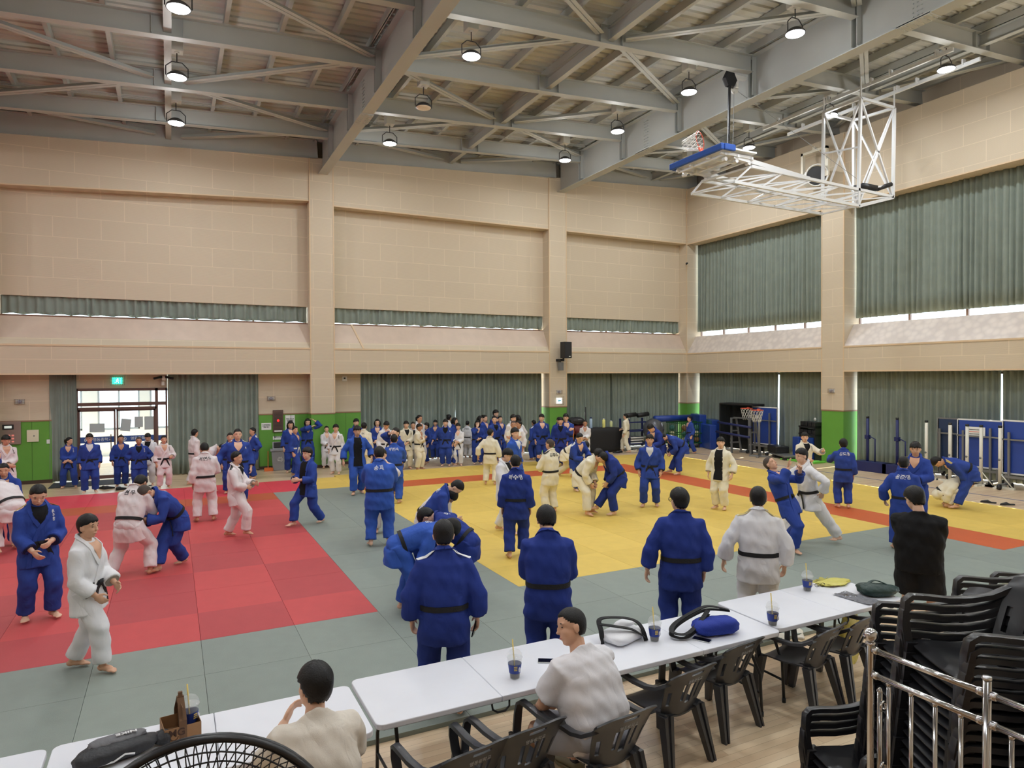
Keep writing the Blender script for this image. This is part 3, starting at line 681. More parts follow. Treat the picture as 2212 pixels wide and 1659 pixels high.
cup(c.x+.055, c.y+.03, .747, 'nearly empty iced coffee cup inside the MG carrier', .25, 1)
c = Vector((-.99, 4.42, 0)); carrier(c.x, c.y, rad(5), 'cardboard cup carrier full of iced coffees at left frame edge', False)
for i, (dx, dy) in enumerate(((-.052, -.05), (.052, -.05), (-.052, .05), (.052, .05))):
    cup(c.x+dx, c.y+dy, .747, ['iced coffee cup nearest and left in the full carrier', 'iced coffee cup nearest and right in the full carrier', 'iced coffee cup far left in the full carrier', 'iced coffee cup far right in the full carrier'][i], .8, i, False)
s_ = MB()
for k in range(5): s_.cyl((c.x+.02+.006*k, c.y-.02+.004*(k % 2), .78), (c.x+.03+.006*k, c.y-.015, 1.03+.006*k), .004, 6)
tag(s_.build('straw_bundle', M_straw), 'bundle of yellow straws standing in the full cup carrier', 'straws')
carrier(-1.26, 4.38, rad(-6), 'cardboard cup carrier almost cut away by left frame edge', False)
# soft bag builder: squashed, wrinkled blob resting on a surface
def blob(name, label, cat, loc, rx, ry, rz_, m, rot=0, seed=0, wr=.12, taper=0, group=None, sq=2.6):
    rnd = random.Random(seed); ph = [rnd.uniform(0, 6) for _ in range(9)]
    mb = MB(); n, k = 40, 20; vs = []
    for i in range(k+1):
        t = pi*i/k
        for j in range(n):
            p = 2*pi*j/n; x, y, z = sin(t)*cos(p), sin(t)*sin(p), cos(t)
            e = (abs(x)**sq+abs(y)**sq+abs(z)**sq)**(-1/sq)
            w_ = 1+wr*(sin(5*x+3*y+ph[0])*.5+sin(9*y-6*z+ph[1])*.35+sin(14*x+8*z+ph[2])*.22+sin(21*(x+y)+ph[3])*.14)
            f_ = e*w_; tp = 1-taper*x
            vs.append((x*f_*rx, y*f_*ry*tp, max(0, (z*f_*tp*.5+.5))*2*rz_*.5*(1 if z > 0 else 1)))
    fs = [(i*n+j, (i+1)*n+j, (i+1)*n+(j+1) % n, i*n+(j+1) % n) for i in range(k) for j in range(n)]
    mb.add(vs, fs); o = mb.build(name, m, smooth=True); o.location = loc; o.rotation_euler = (0, 0, rot); tag(o, label, cat, group); return o
M_bagk = mat('black_nylon', (36, 37, 41), .55, noise=.1, nscale=10, bump=.3, bscale=40); M_bagg = mat('grey_nylon', (104, 104, 108), .6, bump=.3, bscale=40)
bg_ = thing('drawstring_bag', 'black and grey drawstring bag lying on white table', 'bag', (-.30, 4.62, .741), rad(14))
for nm, rx, ry, rz_, m_, lx, ly, lz, tp in (('body', .225, .085, .10, M_bagk, 0, 0, 0, .2), ('grey_panel', .15, .06, .055, M_bagg, .0, .045, .062, .1), ('gathered_neck', .05, .06, .07, M_bagk, .235, .012, 0, -.3)):
    o = blob(nm, None, None, (lx, ly, lz), rx, ry, rz_, m_, seed=len(nm), wr=.1, taper=tp); o.parent = bg_
text_obj('NIKE', .052, mat('logo_white', (224, 224, 226), .6), bg_, Matrix.Translation((.05, .035, .121)) @ Matrix.Rotation(rad(174), 4, 'Z') @ Matrix.Rotation(rad(8), 4, 'X'), bold=.0015)
MB().tube([(-.2, -.05, .03), (-.12, -.078, .03), (-.04, -.086, .028), (.02, -.08, .05), (.07, -.088, .04)], .006, 6).build('drawstring', MATS['logo_white'], bg_, True)
M_wgi = mat('white_cotton', (232, 233, 238), .8, bump=.25, bscale=120); M_bgi = mat('blue_cotton', (28, 52, 150), .8, bump=.25, bscale=120); M_blt = mat('belt_black', (22, 22, 25), .75, bump=.3, bscale=90)
def ribbon(name, pts, w_, th, m, parent, nrm=None):
    mb = MB(); k = len(pts); vs = []; P = [Vector(p) for p in pts]
    for i, p in enumerate(P):
        d = (P[min(i+1, k-1)]-P[max(i-1, 0)]).normalized(); n = Vector(nrm[i] if nrm else (0, 0, 1)); s = d.cross(n).normalized(); n = s.cross(d)
        vs += [p+s*w_/2+n*th/2, p-s*w_/2+n*th/2, p-s*w_/2-n*th/2, p+s*w_/2-n*th/2]
    fs = [(i*4+j, i*4+(j+1) % 4, (i+1)*4+(j+1) % 4, (i+1)*4+j) for i in range(k-1) for j in range(4)]+[(3, 2, 1, 0), tuple((k-1)*4+j for j in range(4))]
    mb.add(vs, fs); return auto_smooth(mb.build(name, m, parent), 60)
def spline(ctrl, n=24):
    P = [Vector(c_) for c_ in ctrl]; out = []
    for i in range(len(P)-1):
        p0, p1, p2, p3 = P[max(i-1, 0)], P[i], P[i+1], P[min(i+2, len(P)-1)]
        for k in range(n//(len(P)-1)+1):
            t = k/(n//(len(P)-1)+1); out.append(.5*((2*p1)+(p2-p0)*t+(2*p0-5*p1+4*p2-p3)*t*t+(3*p1-p0-3*p2+p3)*t**3))
    out.append(P[-1]); return out
c = FL(1345, 1380, .74)
u = blob('folded_uniform', 'white folded judo uniform beside the man in white tee', 'judo uniform', (c.x, c.y, .741), .2, .13, .085, M_wgi, rad(20), 3, .05, group='folded judo uniforms', sq=4)
blob('sleeve_roll', None, None, (.1, .05, .07), .12, .06, .05, M_wgi, 0, 4, .06).parent = u
bb = thing('judo_belt', 'black judo belt looped over the white folded uniform', 'judo belt', (c.x, c.y, .742), 0, 'black belts on the table')
ribbon('belt_band', spline([(-.22, -.02, .0), (-.22, .0, .10), (-.18, .08, .17), (-.02, .05, .17), (.1, -.02, .15), (.14, -.08, .1), (.15, -.13, .0)], 36), .042, .008, M_blt, bb, None)
ribbon('belt_end', spline([(-.21, .06, .14), (-.1, -.02, .13), (.04, -.09, .1), (.14, -.13, .03)], 20), .042, .008, M_blt, bb)
c = FL(1545, 1368, .74)
u = blob('folded_uniform', 'blue rolled judo uniform with black belt on top', 'judo uniform', (c.x, c.y, .741), .22, .11, .135, M_bgi, rad(-8), 8, .07, group='folded judo uniforms', sq=3)
bb = thing('judo_belt', 'black judo belt lying over the blue rolled uniform', 'judo belt', (c.x-.12, c.y+.05, .742), 0, 'black belts on the table')
for dz in (0, .03): ribbon('belt_band', spline([(.33, .0, .145+dz*.3), (.15, .07, .165+dz), (-.02, .09, .13+dz), (-.2, .1, .06+dz), (-.3, .02, .03+dz), (-.2, -.05, .02+dz), (-.02, -.02, .09+dz), (.1, .02, .15+dz)], 48), .042, .007, M_blt, bb, None)
M_scr = mat('phone_glass', (14, 15, 18), .12); M_alum = mat('phone_edge', (200, 202, 206), .3, .6)
def phone(px, py, rz, label, m2=None, s=1):
    c = FL(px, py, .74); t = thing('smartphone', label, 'phone', (c.x, c.y, .741), rz, 'phones on the tables')
    MB().box((-.037*s, -.078*s, 0), (.037*s, .078*s, .008)).build('body', m2 or M_alum, t, bevel=.003); MB().box((-.034*s, -.075*s, .008), (.034*s, .075*s, .0088)).build('screen', M_scr, t)
phone(1516, 1383, rad(28), 'silver edged phone lying before the blue rolled uniform')
phone(1183, 1429, rad(60), 'phone under the forearm of man in white tee')
phone(1832, 1287, rad(58), 'black phone lying on the crinkled plastic sleeve', M_scr, 1.05)
g = thing('eyeglasses', 'black framed eyeglasses lying beside an iced coffee', 'glasses', tuple(FL(1771, 1268, .741)), rad(-20))
for s in (-1, 1): MB().tube([(s*.033+.024*cos(a), .004*0, .022+.02*sin(a)) for a in np.linspace(0, 2*pi, 19)[:-1]], .0022, 6, closed=True).build('rim', M_blt, g, True); MB().tube([(s*.057, 0, .03), (s*.06, .05, .024), (s*.056, .13, .004)], .002, 6).build('temple', M_blt, g, True)
MB().tube([(-.01, 0, .026), (0, .001, .03), (.01, 0, .026)], .002, 6).build('bridge', M_blt, g)
o = MB().box((-.055, -.04, 0), (.055, .04, .012)).build('wallet', mat('brown_leather', (112, 88, 78), .5), bevel=.003); o.location = FL(1799, 1266, .741); o.rotation_euler = (0, 0, rad(-12)); tag(o, 'flat brown wallet lying right of the eyeglasses', 'wallet')
M_crk = mat('crinkled_film', (150, 152, 160), .15, alpha=.75, bump=1, bscale=70)
def sheet(name, label, cat, pts4, m, wr, seed, n=16):
    rnd = random.Random(seed); P = [Vector(p) for p in pts4]; vs = []
    for i in range(n+1):
        for j in range(n+1):
            a = P[0].lerp(P[1], i/n); b = P[3].lerp(P[2], i/n); vs.append(a.lerp(b, j/n)+Vector((0, 0, rnd.uniform(0, wr))))
    m_ = MB(); m_.add(vs, [(i*(n+1)+j, (i+1)*(n+1)+j, (i+1)*(n+1)+j+1, i*(n+1)+j+1) for i in range(n) for j in range(n)])
    o = m_.build(name, m, weld=False); o.modifiers.new('thick', 'SOLIDIFY').thickness = .0015; tag(o, label, cat); return o
z_ = .7425
sheet('plastic_sleeve', 'crinkled clear plastic sleeve under the black phone', 'plastic sleeve', [FL(1798, 1285, z_), FL(1826, 1278, z_), FL(1915, 1303, z_), FL(1876, 1308, z_)], M_crk, .012, 2)
M_yel = mat('yellow_film', (226, 218, 110), .35, alpha=.85, bump=.6, bscale=30)
yb = thing('plastic_bag', 'yellow plastic bag draped over far corner of right end table', 'bag', (6.35, 5.0, .74), 0, 'yellow plastic bags')
blob('film', None, None, (-.0, -.06, .003), .2, .1, .03, M_yel, 0, 5, .2).parent = yb
m = MB(); vs = []
for i in range(13):
    for j in range(9): vs.append((-.22+.3*i/12, .075+.02*sin(j*.9+i), .03-.13*j/8+.01*sin(i*1.7)))
m.add(vs, [(i*9+j, (i+1)*9+j, (i+1)*9+j+1, i*9+j+1) for i in range(12) for j in range(8)]); m.build('hanging_flap', M_yel, yb, True, weld=False)
yb = thing('plastic_bag', 'yellow plastic bag hanging down under the right end table', 'bag', (6.1, 4.55, .0), 0, 'yellow plastic bags')
o = blob('film', None, None, (0, 0, .05), .17, .05, .56, M_yel, rad(10), 6, .1); o.parent = yb
MB().tube([(-.05, 0, .55), (-.03, .0, .66), (0, .05, .70), (.03, 0, .66), (.05, 0, .55)], .01, 6).build('handle', M_yel, yb, True)
c = FL(1897, 1285, .74)
gb = blob('gym_bag', 'dark green soft bag on the right end table', 'bag', (c.x, c.y, .741), .2, .12, .11, mat('dark_green_nylon', (22, 50, 46), .5, noise=.1, nscale=12, bump=.3, bscale=50), rad(-25), 12, .1, .25)
ribbon('strap', spline([(-.12, .02, .1), (0, .06, .13), (.12, .02, .09)], 12), .03, .006, MATS['dark_green_nylon'], gb)
# ---- shoes
M_wsh = mat('white_shoe', (214, 208, 194), .6); M_ksh = mat('black_shoe', (34, 35, 38), .6); M_sole = mat('shoe_sole', (235, 235, 232), .6)
def shoe(loc, rz, m, label, grp, L=.27, sole=None, slip=False):
    t = thing('slipper' if slip else 'shoe', label, 'slipper' if slip else 'shoe', loc, rz, grp); n = 16; vs = []
    st = [(-.5, .55, .5, .9), (-.42, .82, .78, 1.0), (-.2, .86, .8, .95), (.05, .92, .86, .75), (.25, 1.0, .9, .55), (.4, .8, .8, .42), (.5, .3, .3, .25)]
    for (y, w1, w2, h) in st:
        for j in range(n): a = 2*pi*j/n; hh = (h if not (slip and y < 0) else .22); vs.append((.05*w1*cos(a), y*L, .012+.075*hh*(.5+.5*sin(a))))
    k = len(st); m_ = MB(); m_.add(vs, [(i*n+j, i*n+(j+1) % n, (i+1)*n+(j+1) % n, (i+1)*n+j) for i in range(k-1) for j in range(n)]+[tuple(range(n)), tuple((k-1)*n+j for j in range(n))])
    m_.build('upper', m, t, True)
    if not slip: MB().ell((0, -.24*L, .075), (.032, .2*L, .02)).build('opening', M_ksh if m is not M_ksh else mat('shoe_lining', (70, 70, 74), .8), t, True)
    s = MB(); s.prism([(.055*w1*sg, y*L*1.03, 0) for sg in (1, -1) for (y, w1, _, _) in (st if sg == 1 else st[::-1])], (0, 0, .022)); s.build('sole', sole or m, t, bevel=.004)
    return t
c = FL(1690, 1383, 0); shoe((c.x, c.y, 0), rad(-50), M_wsh, 'white slipper under the tables, nearer one of the pair', 'white slippers under the tables', .28, None, True)
c = FL(1727, 1378, 0); shoe((c.x+.06, c.y+.06, 0), rad(-42), M_wsh, 'white slipper under the tables, farther one of the pair', 'white slippers under the tables', .28, None, True)
c = FL(1912, 1323, 0); shoe((c.x, c.y, 0), rad(30), M_wsh, 'cream clog beside the legs of man in black shorts', 'cream clogs', .26)
shoe((c.x+.12, c.y+.02, 0), rad(-70), M_wsh, 'second cream clog lying beneath the chair stack', 'cream clogs', .26)
# ---- stainless railing
M_ss = mat('stainless_steel', (206, 206, 208), .16, 1)
rl = thing('stair_railing', 'polished stainless steel stair railing with ball finial before chair stacks', 'railing', (2.73, 1.935, .95))
def post(y, ball, z1):
    p = MB().cyl((0, y, 0), (0, y, z1), .0145, 20); p.lathe([(.03, 0), (.03, .01), (.016, .014)], (0, y, 0), 20)
    if ball: p.lathe([(.0145, z1), (.021, z1+.004), (.021, z1+.012), (.014, z1+.018)], (0, y, 0), 20).ell((0, y, z1+.045), .031, 24, 16)
    else: p.lathe([(.017, z1-.006), (.0175, z1), (.014, z1+.008), (0, z1+.01)], (0, y, 0), 20)
    p.build('post', M_ss, rl, True)
post(0, True, .86); post(-.475, False, .905); post(-.95, False, .905)
for ya, yb_ in ((0, -.475), (-.475, -.95)):
    for z in (.845, .735):
        r_ = MB(); r_.cyl((0, ya, z), (0, yb_, z), .0125, 18)
        for q, s in ((ya, -1), (yb_, 1)): r_.lathe([(.0125, 0), (.0165, .002), (.0165, .02), (.0125, .024)], (0, q+s*.012, z), 16, mtx=Matrix.Rotation(rad(90*s), 3, 'X').inverted())
        r_.build('rail', M_ss, rl, True)
    for k in range(4):
        y = ya+(yb_-ya)*(k+.85)/4.8; MB().cyl((0, y, 0), (0, y, .725), .0085, 12).lathe([(.0085, .712), (.012, .722), (.012, .73)], (0, y, 0), 12).build('baluster', M_ss, rl, True)
gp = MB().cyl((.0, -.03, .0), (.0, -.03, .66), .012, 14); gp = MB().cyl((.035, -.02, 0), (.035, -.02, .66), .011, 14).lathe([(.011, .655), (.015, .66), (.004, .675)], (.035, -.02, 0), 14); gp.build('gate_post', M_ss, rl, True)
for z in (.6, .33):
    MB().tube([(.035+.018*cos(a), -.035, z+.018*sin(a)) for a in np.linspace(0, 2*pi, 13)[:-1]], .006, 8, closed=True).build('hinge_ring', M_ss, rl, True)
# ---- pedestal fan
M_fan = mat('fan_black', (26, 26, 29), .4)
FC = AT(448, 1866, 1.62)
fn = thing('pedestal_fan', 'large black pedestal fan whose wire guard rises at the bottom edge', 'fan', (FC.x, FC.y, 1.4), rad(-12)); hz = FC.z-1.4
R_ = .305
def fan_guard(y0, dy, nm, nw):
    g = MB(); g.tube([(R_*cos(a), y0, hz+R_*sin(a)) for a in np.linspace(0, 2*pi, 73)[:-1]], .009, 8, closed=True); g.build(nm+'_rim', M_fan, fn, True)
    w_ = MB()
    for k in range(nw):
        a = 2*pi*k/nw; b = a+.35*(1 if dy > 0 else -1)
        w_.tube([(R_*q*cos(a+(b-a)*(1-q)), y0+dy*(1-q**3), hz+R_*q*sin(a+(b-a)*(1-q))) for q in (1, .85, .65, .45, .22)], .0016, 5, cap=False)
    for q in (.93, .72, .5, .24): w_.tube([(R_*q*cos(a), y0+dy*(1-q**3), hz+R_*q*sin(a)) for a in np.linspace(0, 2*pi, 49)[:-1]], .0022, 5, closed=True)
    w_.build(nm, M_fan, fn, True)
fan_guard(.0, .075, 'front_guard', 84); fan_guard(-.012, -.09, 'rear_guard', 84)
for k in range(3):
    a = 2*pi*k/3+.4; m = MB(); vs = []
    for i in range(7):
        q = .06+.2*i/6
        for j in range(6): b = a+.75*(j/5-.5)*(1.0-.2*i/6)+.15*i/6; vs.append((q*cos(b), .02*(j/5-.5)*2, hz+q*sin(b)))
    m.add(vs, [(i*6+j, (i+1)*6+j, (i+1)*6+j+1, i*6+j+1) for i in range(6) for j in range(5)]); o = m.build('blade', M_fan, fn, True, weld=False); o.modifiers.new('t', 'SOLIDIFY').thickness = .004
MB().lathe([(0, -.22), (.05, -.21), (.07, -.16), (.075, -.08), (.05, -.05), (.03, .02), (0, .03)], (0, 0, hz), 20, mtx=Matrix.Rotation(rad(-90), 3, 'X')).build('motor', M_fan, fn, True)
MB().cyl((0, -.13, .02), (0, -.13, hz-.03), .02).build('pole', M_fan, fn, True); MB().lathe([(.22, 0), (.22, .015), (.06, .04), (.02, .06), (0, .06)], (0, -.13, 0), 28).build('base', M_fan, fn, True)
# =====================================================================  PEOPLE
from mathutils.bvhtree import BVHTree
SKIN = {'a': mat('skin_light', (226, 184, 158), .5, spec=.4), 'b': mat('skin_tan', (212, 166, 138), .5, spec=.4), 'c': mat('skin_deep', (190, 142, 114), .5, spec=.4)}
M_hair = mat('hair_black', (17, 15, 15), .5, spec=.35, noise=.3, nscale=30, bump=.25, bscale=110); M_buzz = mat('hair_buzz', (72, 62, 56), .8, noise=.2, nscale=40)
M_eye = mat('eye_dark', (38, 28, 26), .3); M_lip = mat('lip', (176, 108, 100), .5); M_nail = mat('nail', (232, 200, 184), .35)
def cloth(nm, rgb):
    if nm in MATS: return MATS[nm]
    m = mat(nm, rgb, .82, spec=.25, noise=.06, nscale=4, bump=.14, bscale=240); nt = m.node_tree; L = nt.links.new
    tc = nt.nodes.new('ShaderNodeTexCoord'); mp = nt.nodes.new('ShaderNodeMapping'); mp.inputs['Scale'].default_value = (1, 1, .55); L(tc.outputs['Object'], mp.inputs[0])
    n = nt.nodes.new('ShaderNodeTexNoise'); n.inputs['Scale'].default_value = 6; n.inputs['Detail'].default_value = 2; n.inputs['Distortion'].default_value = .8; L(mp.outputs[0], n.inputs['Vector'])
    r = nt.nodes.new('ShaderNodeMath'); r.operation = 'PINGPONG'; r.inputs[1].default_value = .12; L(n.outputs['Fac'], r.inputs[0])
    b0 = next(x for x in nt.nodes if x.type == 'BUMP'); b2 = nt.nodes.new('ShaderNodeBump'); b2.inputs['Strength'].default_value = .3; b2.inputs['Distance'].default_value = .06
    L(r.outputs[0], b2.inputs['Height']); L(b2.outputs[0], b0.inputs['Normal']); return m
GI = {'b': cloth('gi_blue', (46, 70, 150)), 'd': cloth('gi_deep_blue', (38, 57, 134)), 'l': cloth('gi_bright_blue', (54, 90, 180)), 'w': cloth('gi_white', (226, 226, 230)), 'c': cloth('gi_cream', (232, 226, 206)), 'p': cloth('gi_pale_white', (228, 220, 222)),
      'black': cloth('tee_black', (20, 20, 22)), 'short_black': cloth('shorts_black', (24, 25, 29)), 'tee_white': cloth('tee_white', (222, 220, 224)), 'tee_cream': cloth('tee_cream', (220, 212, 200)), 'short_grey': cloth('shorts_grey', (168, 170, 178))}
BELT = {'k': M_blt, 'w': cloth('belt_white', (224, 222, 214)), 'n': cloth('belt_navy', (26, 32, 66)), 'g': cloth('belt_green', (40, 66, 60))}
INN = {'k': cloth('undershirt_black', (22, 22, 25)), 'w': cloth('undershirt_white', (216, 216, 218))}
M_txw = mat('print_white', (232, 234, 238), .7); M_txk = mat('print_black', (30, 30, 34), .7); M_txg = mat('print_gold', (200, 180, 110), .7)
def remesh(mb, vox, it, shade=True, disp=None):
    me = bpy.data.meshes.new('tmp'); me.from_pydata([tuple(v) for v in mb.v], [], mb.f)
    o = bpy.data.objects.new('tmp', me); C.objects.link(o)
    r = o.modifiers.new('r', 'REMESH'); r.mode = 'VOXEL'; r.voxel_size = vox
    s = o.modifiers.new('s', 'SMOOTH'); s.factor = .5; s.iterations = it
    dg = bpy.context.evaluated_depsgraph_get(); m2 = bpy.data.meshes.new_from_object(o.evaluated_get(dg))
    bpy.data.objects.remove(o); bpy.data.meshes.remove(me)
    if disp:
        n = len(m2.vertices); co = np.empty(n*3); m2.vertices.foreach_get('co', co); co = co.reshape(-1, 3); nr = np.empty(n*3); m2.vertices.foreach_get('normal', nr); nr = nr.reshape(-1, 3)
        a, sd = disp; x, y, z = co.T
        w_ = (np.sin(38*z+9*x+14*y+sd)*.45+np.sin(23*z-31*x+sd*2)*.4+np.sin(61*(x+z*.6)+22*y+sd*3)*.25+np.sin(17*y+44*z*.5+12*x+sd)*.35)
        m2.vertices.foreach_set('co', (co+nr*(a*w_)[:, None]).ravel()); m2.update()
    m2.polygons.foreach_set('use_smooth', [True]*len(m2.polygons)); return m2
def ik(a, t, l1, l2, hint):
    a, t, hint = Vector(a), Vector(t), Vector(hint); d = t-a; L = min(max(d.length, abs(l1-l2)+1e-4), (l1+l2)*.9995); d = d.normalized(); t = a+d*L
    c = (l1*l1+L*L-l2*l2)/(2*l1*L); n = (hint-d*hint.dot(d)); n = n.normalized() if n.length > 1e-5 else d.orthogonal().normalized()
    return a+d*l1*c+n*l1*sqrt(max(0, 1-c*c)), t
ARM = {'down': (.035, .02, -.30), 'rel': (.05, .05, -.29), 'belt': (-.065, .135, -.19), 'hips': (.0, .03, -.20), 'cross': (-.15, .12, -.09), 'face': (-.065, .14, .07), 'clasp': (-.105, .12, -.225), 'head': (-.08, .09, .14), 'fwd': (-.02, .26, -.07), 'back': (-.06, -.10, -.2), 'out': (.16, .05, -.24), 'grip': (-.06, .23, -.10), 'phone': (-.06, .15, -.10), 'low': (-.02, .14, -.26)}
HINT = {'down': (.3, -1, .0), 'rel': (.5, -1, 0), 'belt': (1, -.35, -.2), 'hips': (1, -.6, 0), 'cross': (.8, -.2, -.7), 'face': (.6, .1, -1), 'clasp': (1, -.5, -.1), 'head': (1, .6, .2), 'fwd': (.5, -.2, -1), 'back': (.9, -.2, .1), 'out': (.3, -1, .1), 'grip': (.8, -.1, -.8), 'phone': (.5, -.3, -1), 'low': (.8, -.6, -.2)}
def mtx3(x, y, z): return Matrix((x, y, z)).transposed()
def hand(mb, w_, d, pn, hl, curl, side, fr):
    """palm, four jointed fingers of different lengths and a thumb; d: forearm direction, pn: palm normal"""
    d = d.normalized(); pn = (pn-d*pn.dot(d)).normalized(); s = d.cross(pn)*side
    R3 = mtx3(s, pn, d); mb.ell(w_+d*hl*.26, (hl*.22, hl*.11, hl*.32), 10, 8, rot=R3); mb.ell(w_+d*hl*.05, (hl*.15, hl*.12, hl*.2), 8, 6, rot=R3)
    for k, (off, ln) in enumerate(((-.17, .40), (-.06, .46), (.055, .43), (.165, .33))):
        p = w_+d*hl*.48+s*hl*off; a = curl*(.9+.1*k); pts = [p-d*hl*.1, p]; dd = d.copy()
        for q in (.42, .33, .25):
            dd = (Matrix.Rotation(a, 3, (d.cross(pn))) @ d) if q > .4 else (Matrix.Rotation(a*(1.9 if q > .3 else 2.6), 3, (d.cross(pn))) @ d)
            pts.append(pts[-1]+dd.normalized()*hl*ln*q*1.0)
        mb.tube(pts, [fr, fr, fr*.95, fr*.9, fr*.72], 8)
    b = w_+d*hl*.12-s*hl*.16; t = (d*.7-s*.75+pn*.35*(curl+.3)).normalized(); t2 = (d*.95-s*.25+pn*.3*(curl+.3)).normalized()
    mb.tube([b, b+t*hl*.2, b+t*hl*.2+t2*hl*.17, b+t*hl*.2+t2*hl*.29], [fr*1.5, fr*1.25, fr*1.05, fr*.75], 8)
def foot(mb, a, fd, L, up=0, shoe=0):
    """heel, arch and five toes; fd: horizontal toe direction, up: heel raised (radians)"""
    fd = Vector(fd).normalized(); z = Vector((0, 0, 1)); s = fd.cross(z)
    if up: fd2 = (fd*cos(up)-z*sin(up)); z2 = (z*cos(up)+fd*sin(up))
    else: fd2, z2 = fd, z
    R3 = mtx3(s, fd2, z2); h = a-z2*L*.05
    mb.ell(h-fd2*L*.06-z2*L*.03, (L*.13, L*.17, L*.13), 10, 8, rot=R3); mb.ell(h+fd2*L*.2-z2*L*.025, (L*.15, L*.30, L*.13), 12, 8, rot=R3); mb.ell(h+fd2*L*.42-z2*L*.085, (L*.19, L*.2, L*.07), 12, 8, rot=R3)
    for k in range(5): mb.ell(h+fd2*L*(.62-.03*abs(k-1)*k*.5)+s*L*(.13-.07*k)-z2*L*.10, (L*.045 if k else L*.055, L*.09, L*.045), 8, 6, rot=R3)
BOX = []
PCOUNT = [0]
def person(hx, hy, fx, fy, fa, gi, label, hair='short', arms=('down', 'down'), legs=None, lean=0, side=0, twist=0, head=(0, 0), belt='k', inner=None, open_=0, Hm=None, wd=1.0, kid=0, name_=None, chest=None, skin='a',
           z0=.04, pel=None, curl=.45, near=0, stripes=None, group=None, hints=None, knees=None, elbows=None, up=(0, 0), tails=1, dress='gi', hd=None, fdirs=None, dep=None, pants=None, rz=None, pos=None, glasses=0, face=1, knot=1):
    PCOUNT[0] += 1; sd = PCOUNT[0]*1.37
    if pos is None:
        if fy is None: g = FL(hx, hy, z0+Hm); g.z = z0
        else: g = FL(fx, fy, z0)
        if z0 == .04 and (g.y > 20.3 or g.x > 16.5 or g.y < 5.4): z0 = 0; g = FL(fx, fy, 0) if fy is not None else FL(hx, hy, Hm); g.z = 0
    else: g = Vector(pos)
    if Hm is None:
        D = DEP(g); H_ = CZ+float(ray(hx, hy)[2])*D-z0
    else: H_ = Hm
    d = Vector((g.x, g.y, 0)).normalized(); rr = Vector((d.y, -d.x, 0))
    if rz is None:
        fw = -d*cos(rad(fa))+rr*sin(rad(fa)); rz = math.atan2(-fw.x, fw.y)
    U = H_
    X, Y, Z = Vector((1, 0, 0)), Vector((0, 1, 0)), Vector((0, 0, 1))
    # --- skeleton, local frame: +Y forward, +X to the person's right
    fpos = legs or ((.062, -.01), (-.062, .01))
    P_ = Vector(pel)*U if pel else Vector((0, 0, .515*U))
    if pel is None and legs: P_.x = (fpos[0][0]+fpos[1][0])/2*U; P_.y = (fpos[0][1]+fpos[1][1])/2*U; dd = (Vector(fpos[0][:2])-Vector(fpos[1][:2])).length; P_.z -= max(0, dd-.13)**2*.45*U
    T = Matrix.Rotation(rad(twist), 3, 'Z') @ Matrix.Rotation(-rad(lean), 3, 'X') @ Matrix.Rotation(rad(side), 3, 'Y')
    tx, ty, tz = T @ X, T @ Y, T @ Z
    px = Matrix.Rotation(rad(twist*.4), 3, 'Z') @ X
    N = P_+tz*.305*U
    hp, hyw = rad(head[0]), rad(head[1])
    HR = T @ Matrix.Rotation(-hyw, 3, 'Z') @ Matrix.Rotation(-hp, 3, 'X')
    hsz = U*(.146+.016*kid) if U > 1.3 else U*.155
    if hd: hsz = hd
    HC = N+tz*.008*U+(HR @ Z)*hsz*.58+(HR @ Y)*hsz*.10
    S = [N-tz*.050*U+tx*.098*U*wd**.5, N-tz*.050*U-tx*.098*U*wd**.5]
    E, Wp = [], []
    for i, s in enumerate((1, -1)):
        a = arms[i]; tgt = ARM[a] if isinstance(a, str) else a; hn = HINT.get(a, (.6, -.5, -.5)) if isinstance(a, str) else (elbows[i] if elbows else (.6, -.4, -.6))
        tw = S[i]+(tx*s*tgt[0]+ty*tgt[1]+tz*tgt[2])*U; e, w_ = ik(S[i], tw, .168*U, .148*U, tx*s*hn[0]+ty*hn[1]+tz*hn[2]); E.append(e); Wp.append(w_)
    HP = [P_+px*.052*U*wd**.5-Z*.01*U, P_-px*.052*U*wd**.5-Z*.01*U]; K, A = [], []; FD = []
    for i, s in enumerate((1, -1)):
        f_ = fpos[i]; az = (f_[2] if len(f_) > 2 else 0)*U+.042*U*(1 if U > 1 else 1)+sin(up[i])*.08*U; an = Vector((f_[0]*U, f_[1]*U, az)); kh = knees[i] if knees else (.18*s, 1, 0)
        k, an = ik(HP[i], an, .243*U, .238*U, kh); K.append(k); A.append(an); fd = fdirs[i] if fdirs else (.25*s, 1); FD.append(Vector((fd[0], fd[1], 0)))
    vox = (.0068 if near else (.0105 if DEP(g) < 17 else .014))
    # --- body: one continuous surface
    b = MB(); sk = wd**.6
    b.tube([HP[0]*.5+HP[1]*.5-Z*.03*U, P_+tz*.06*U, P_+tz*.18*U, N-tz*.04*U], [.058*U*sk, .062*U*sk, .066*U*sk, .05*U], 14)
    b.tube([S[0], N-tz*.03*U, S[1]], [.027*U, .036*U, .027*U], 10)
    nk = HC-(HR @ Z)*hsz*.30-(HR @ Y)*hsz*.10; b.tube([N-tz*.05*U, N+tz*.005*U, nk], [.046*U, .034*U, .031*U], 12)
    fr = (.0054*U if near else .0066*U)
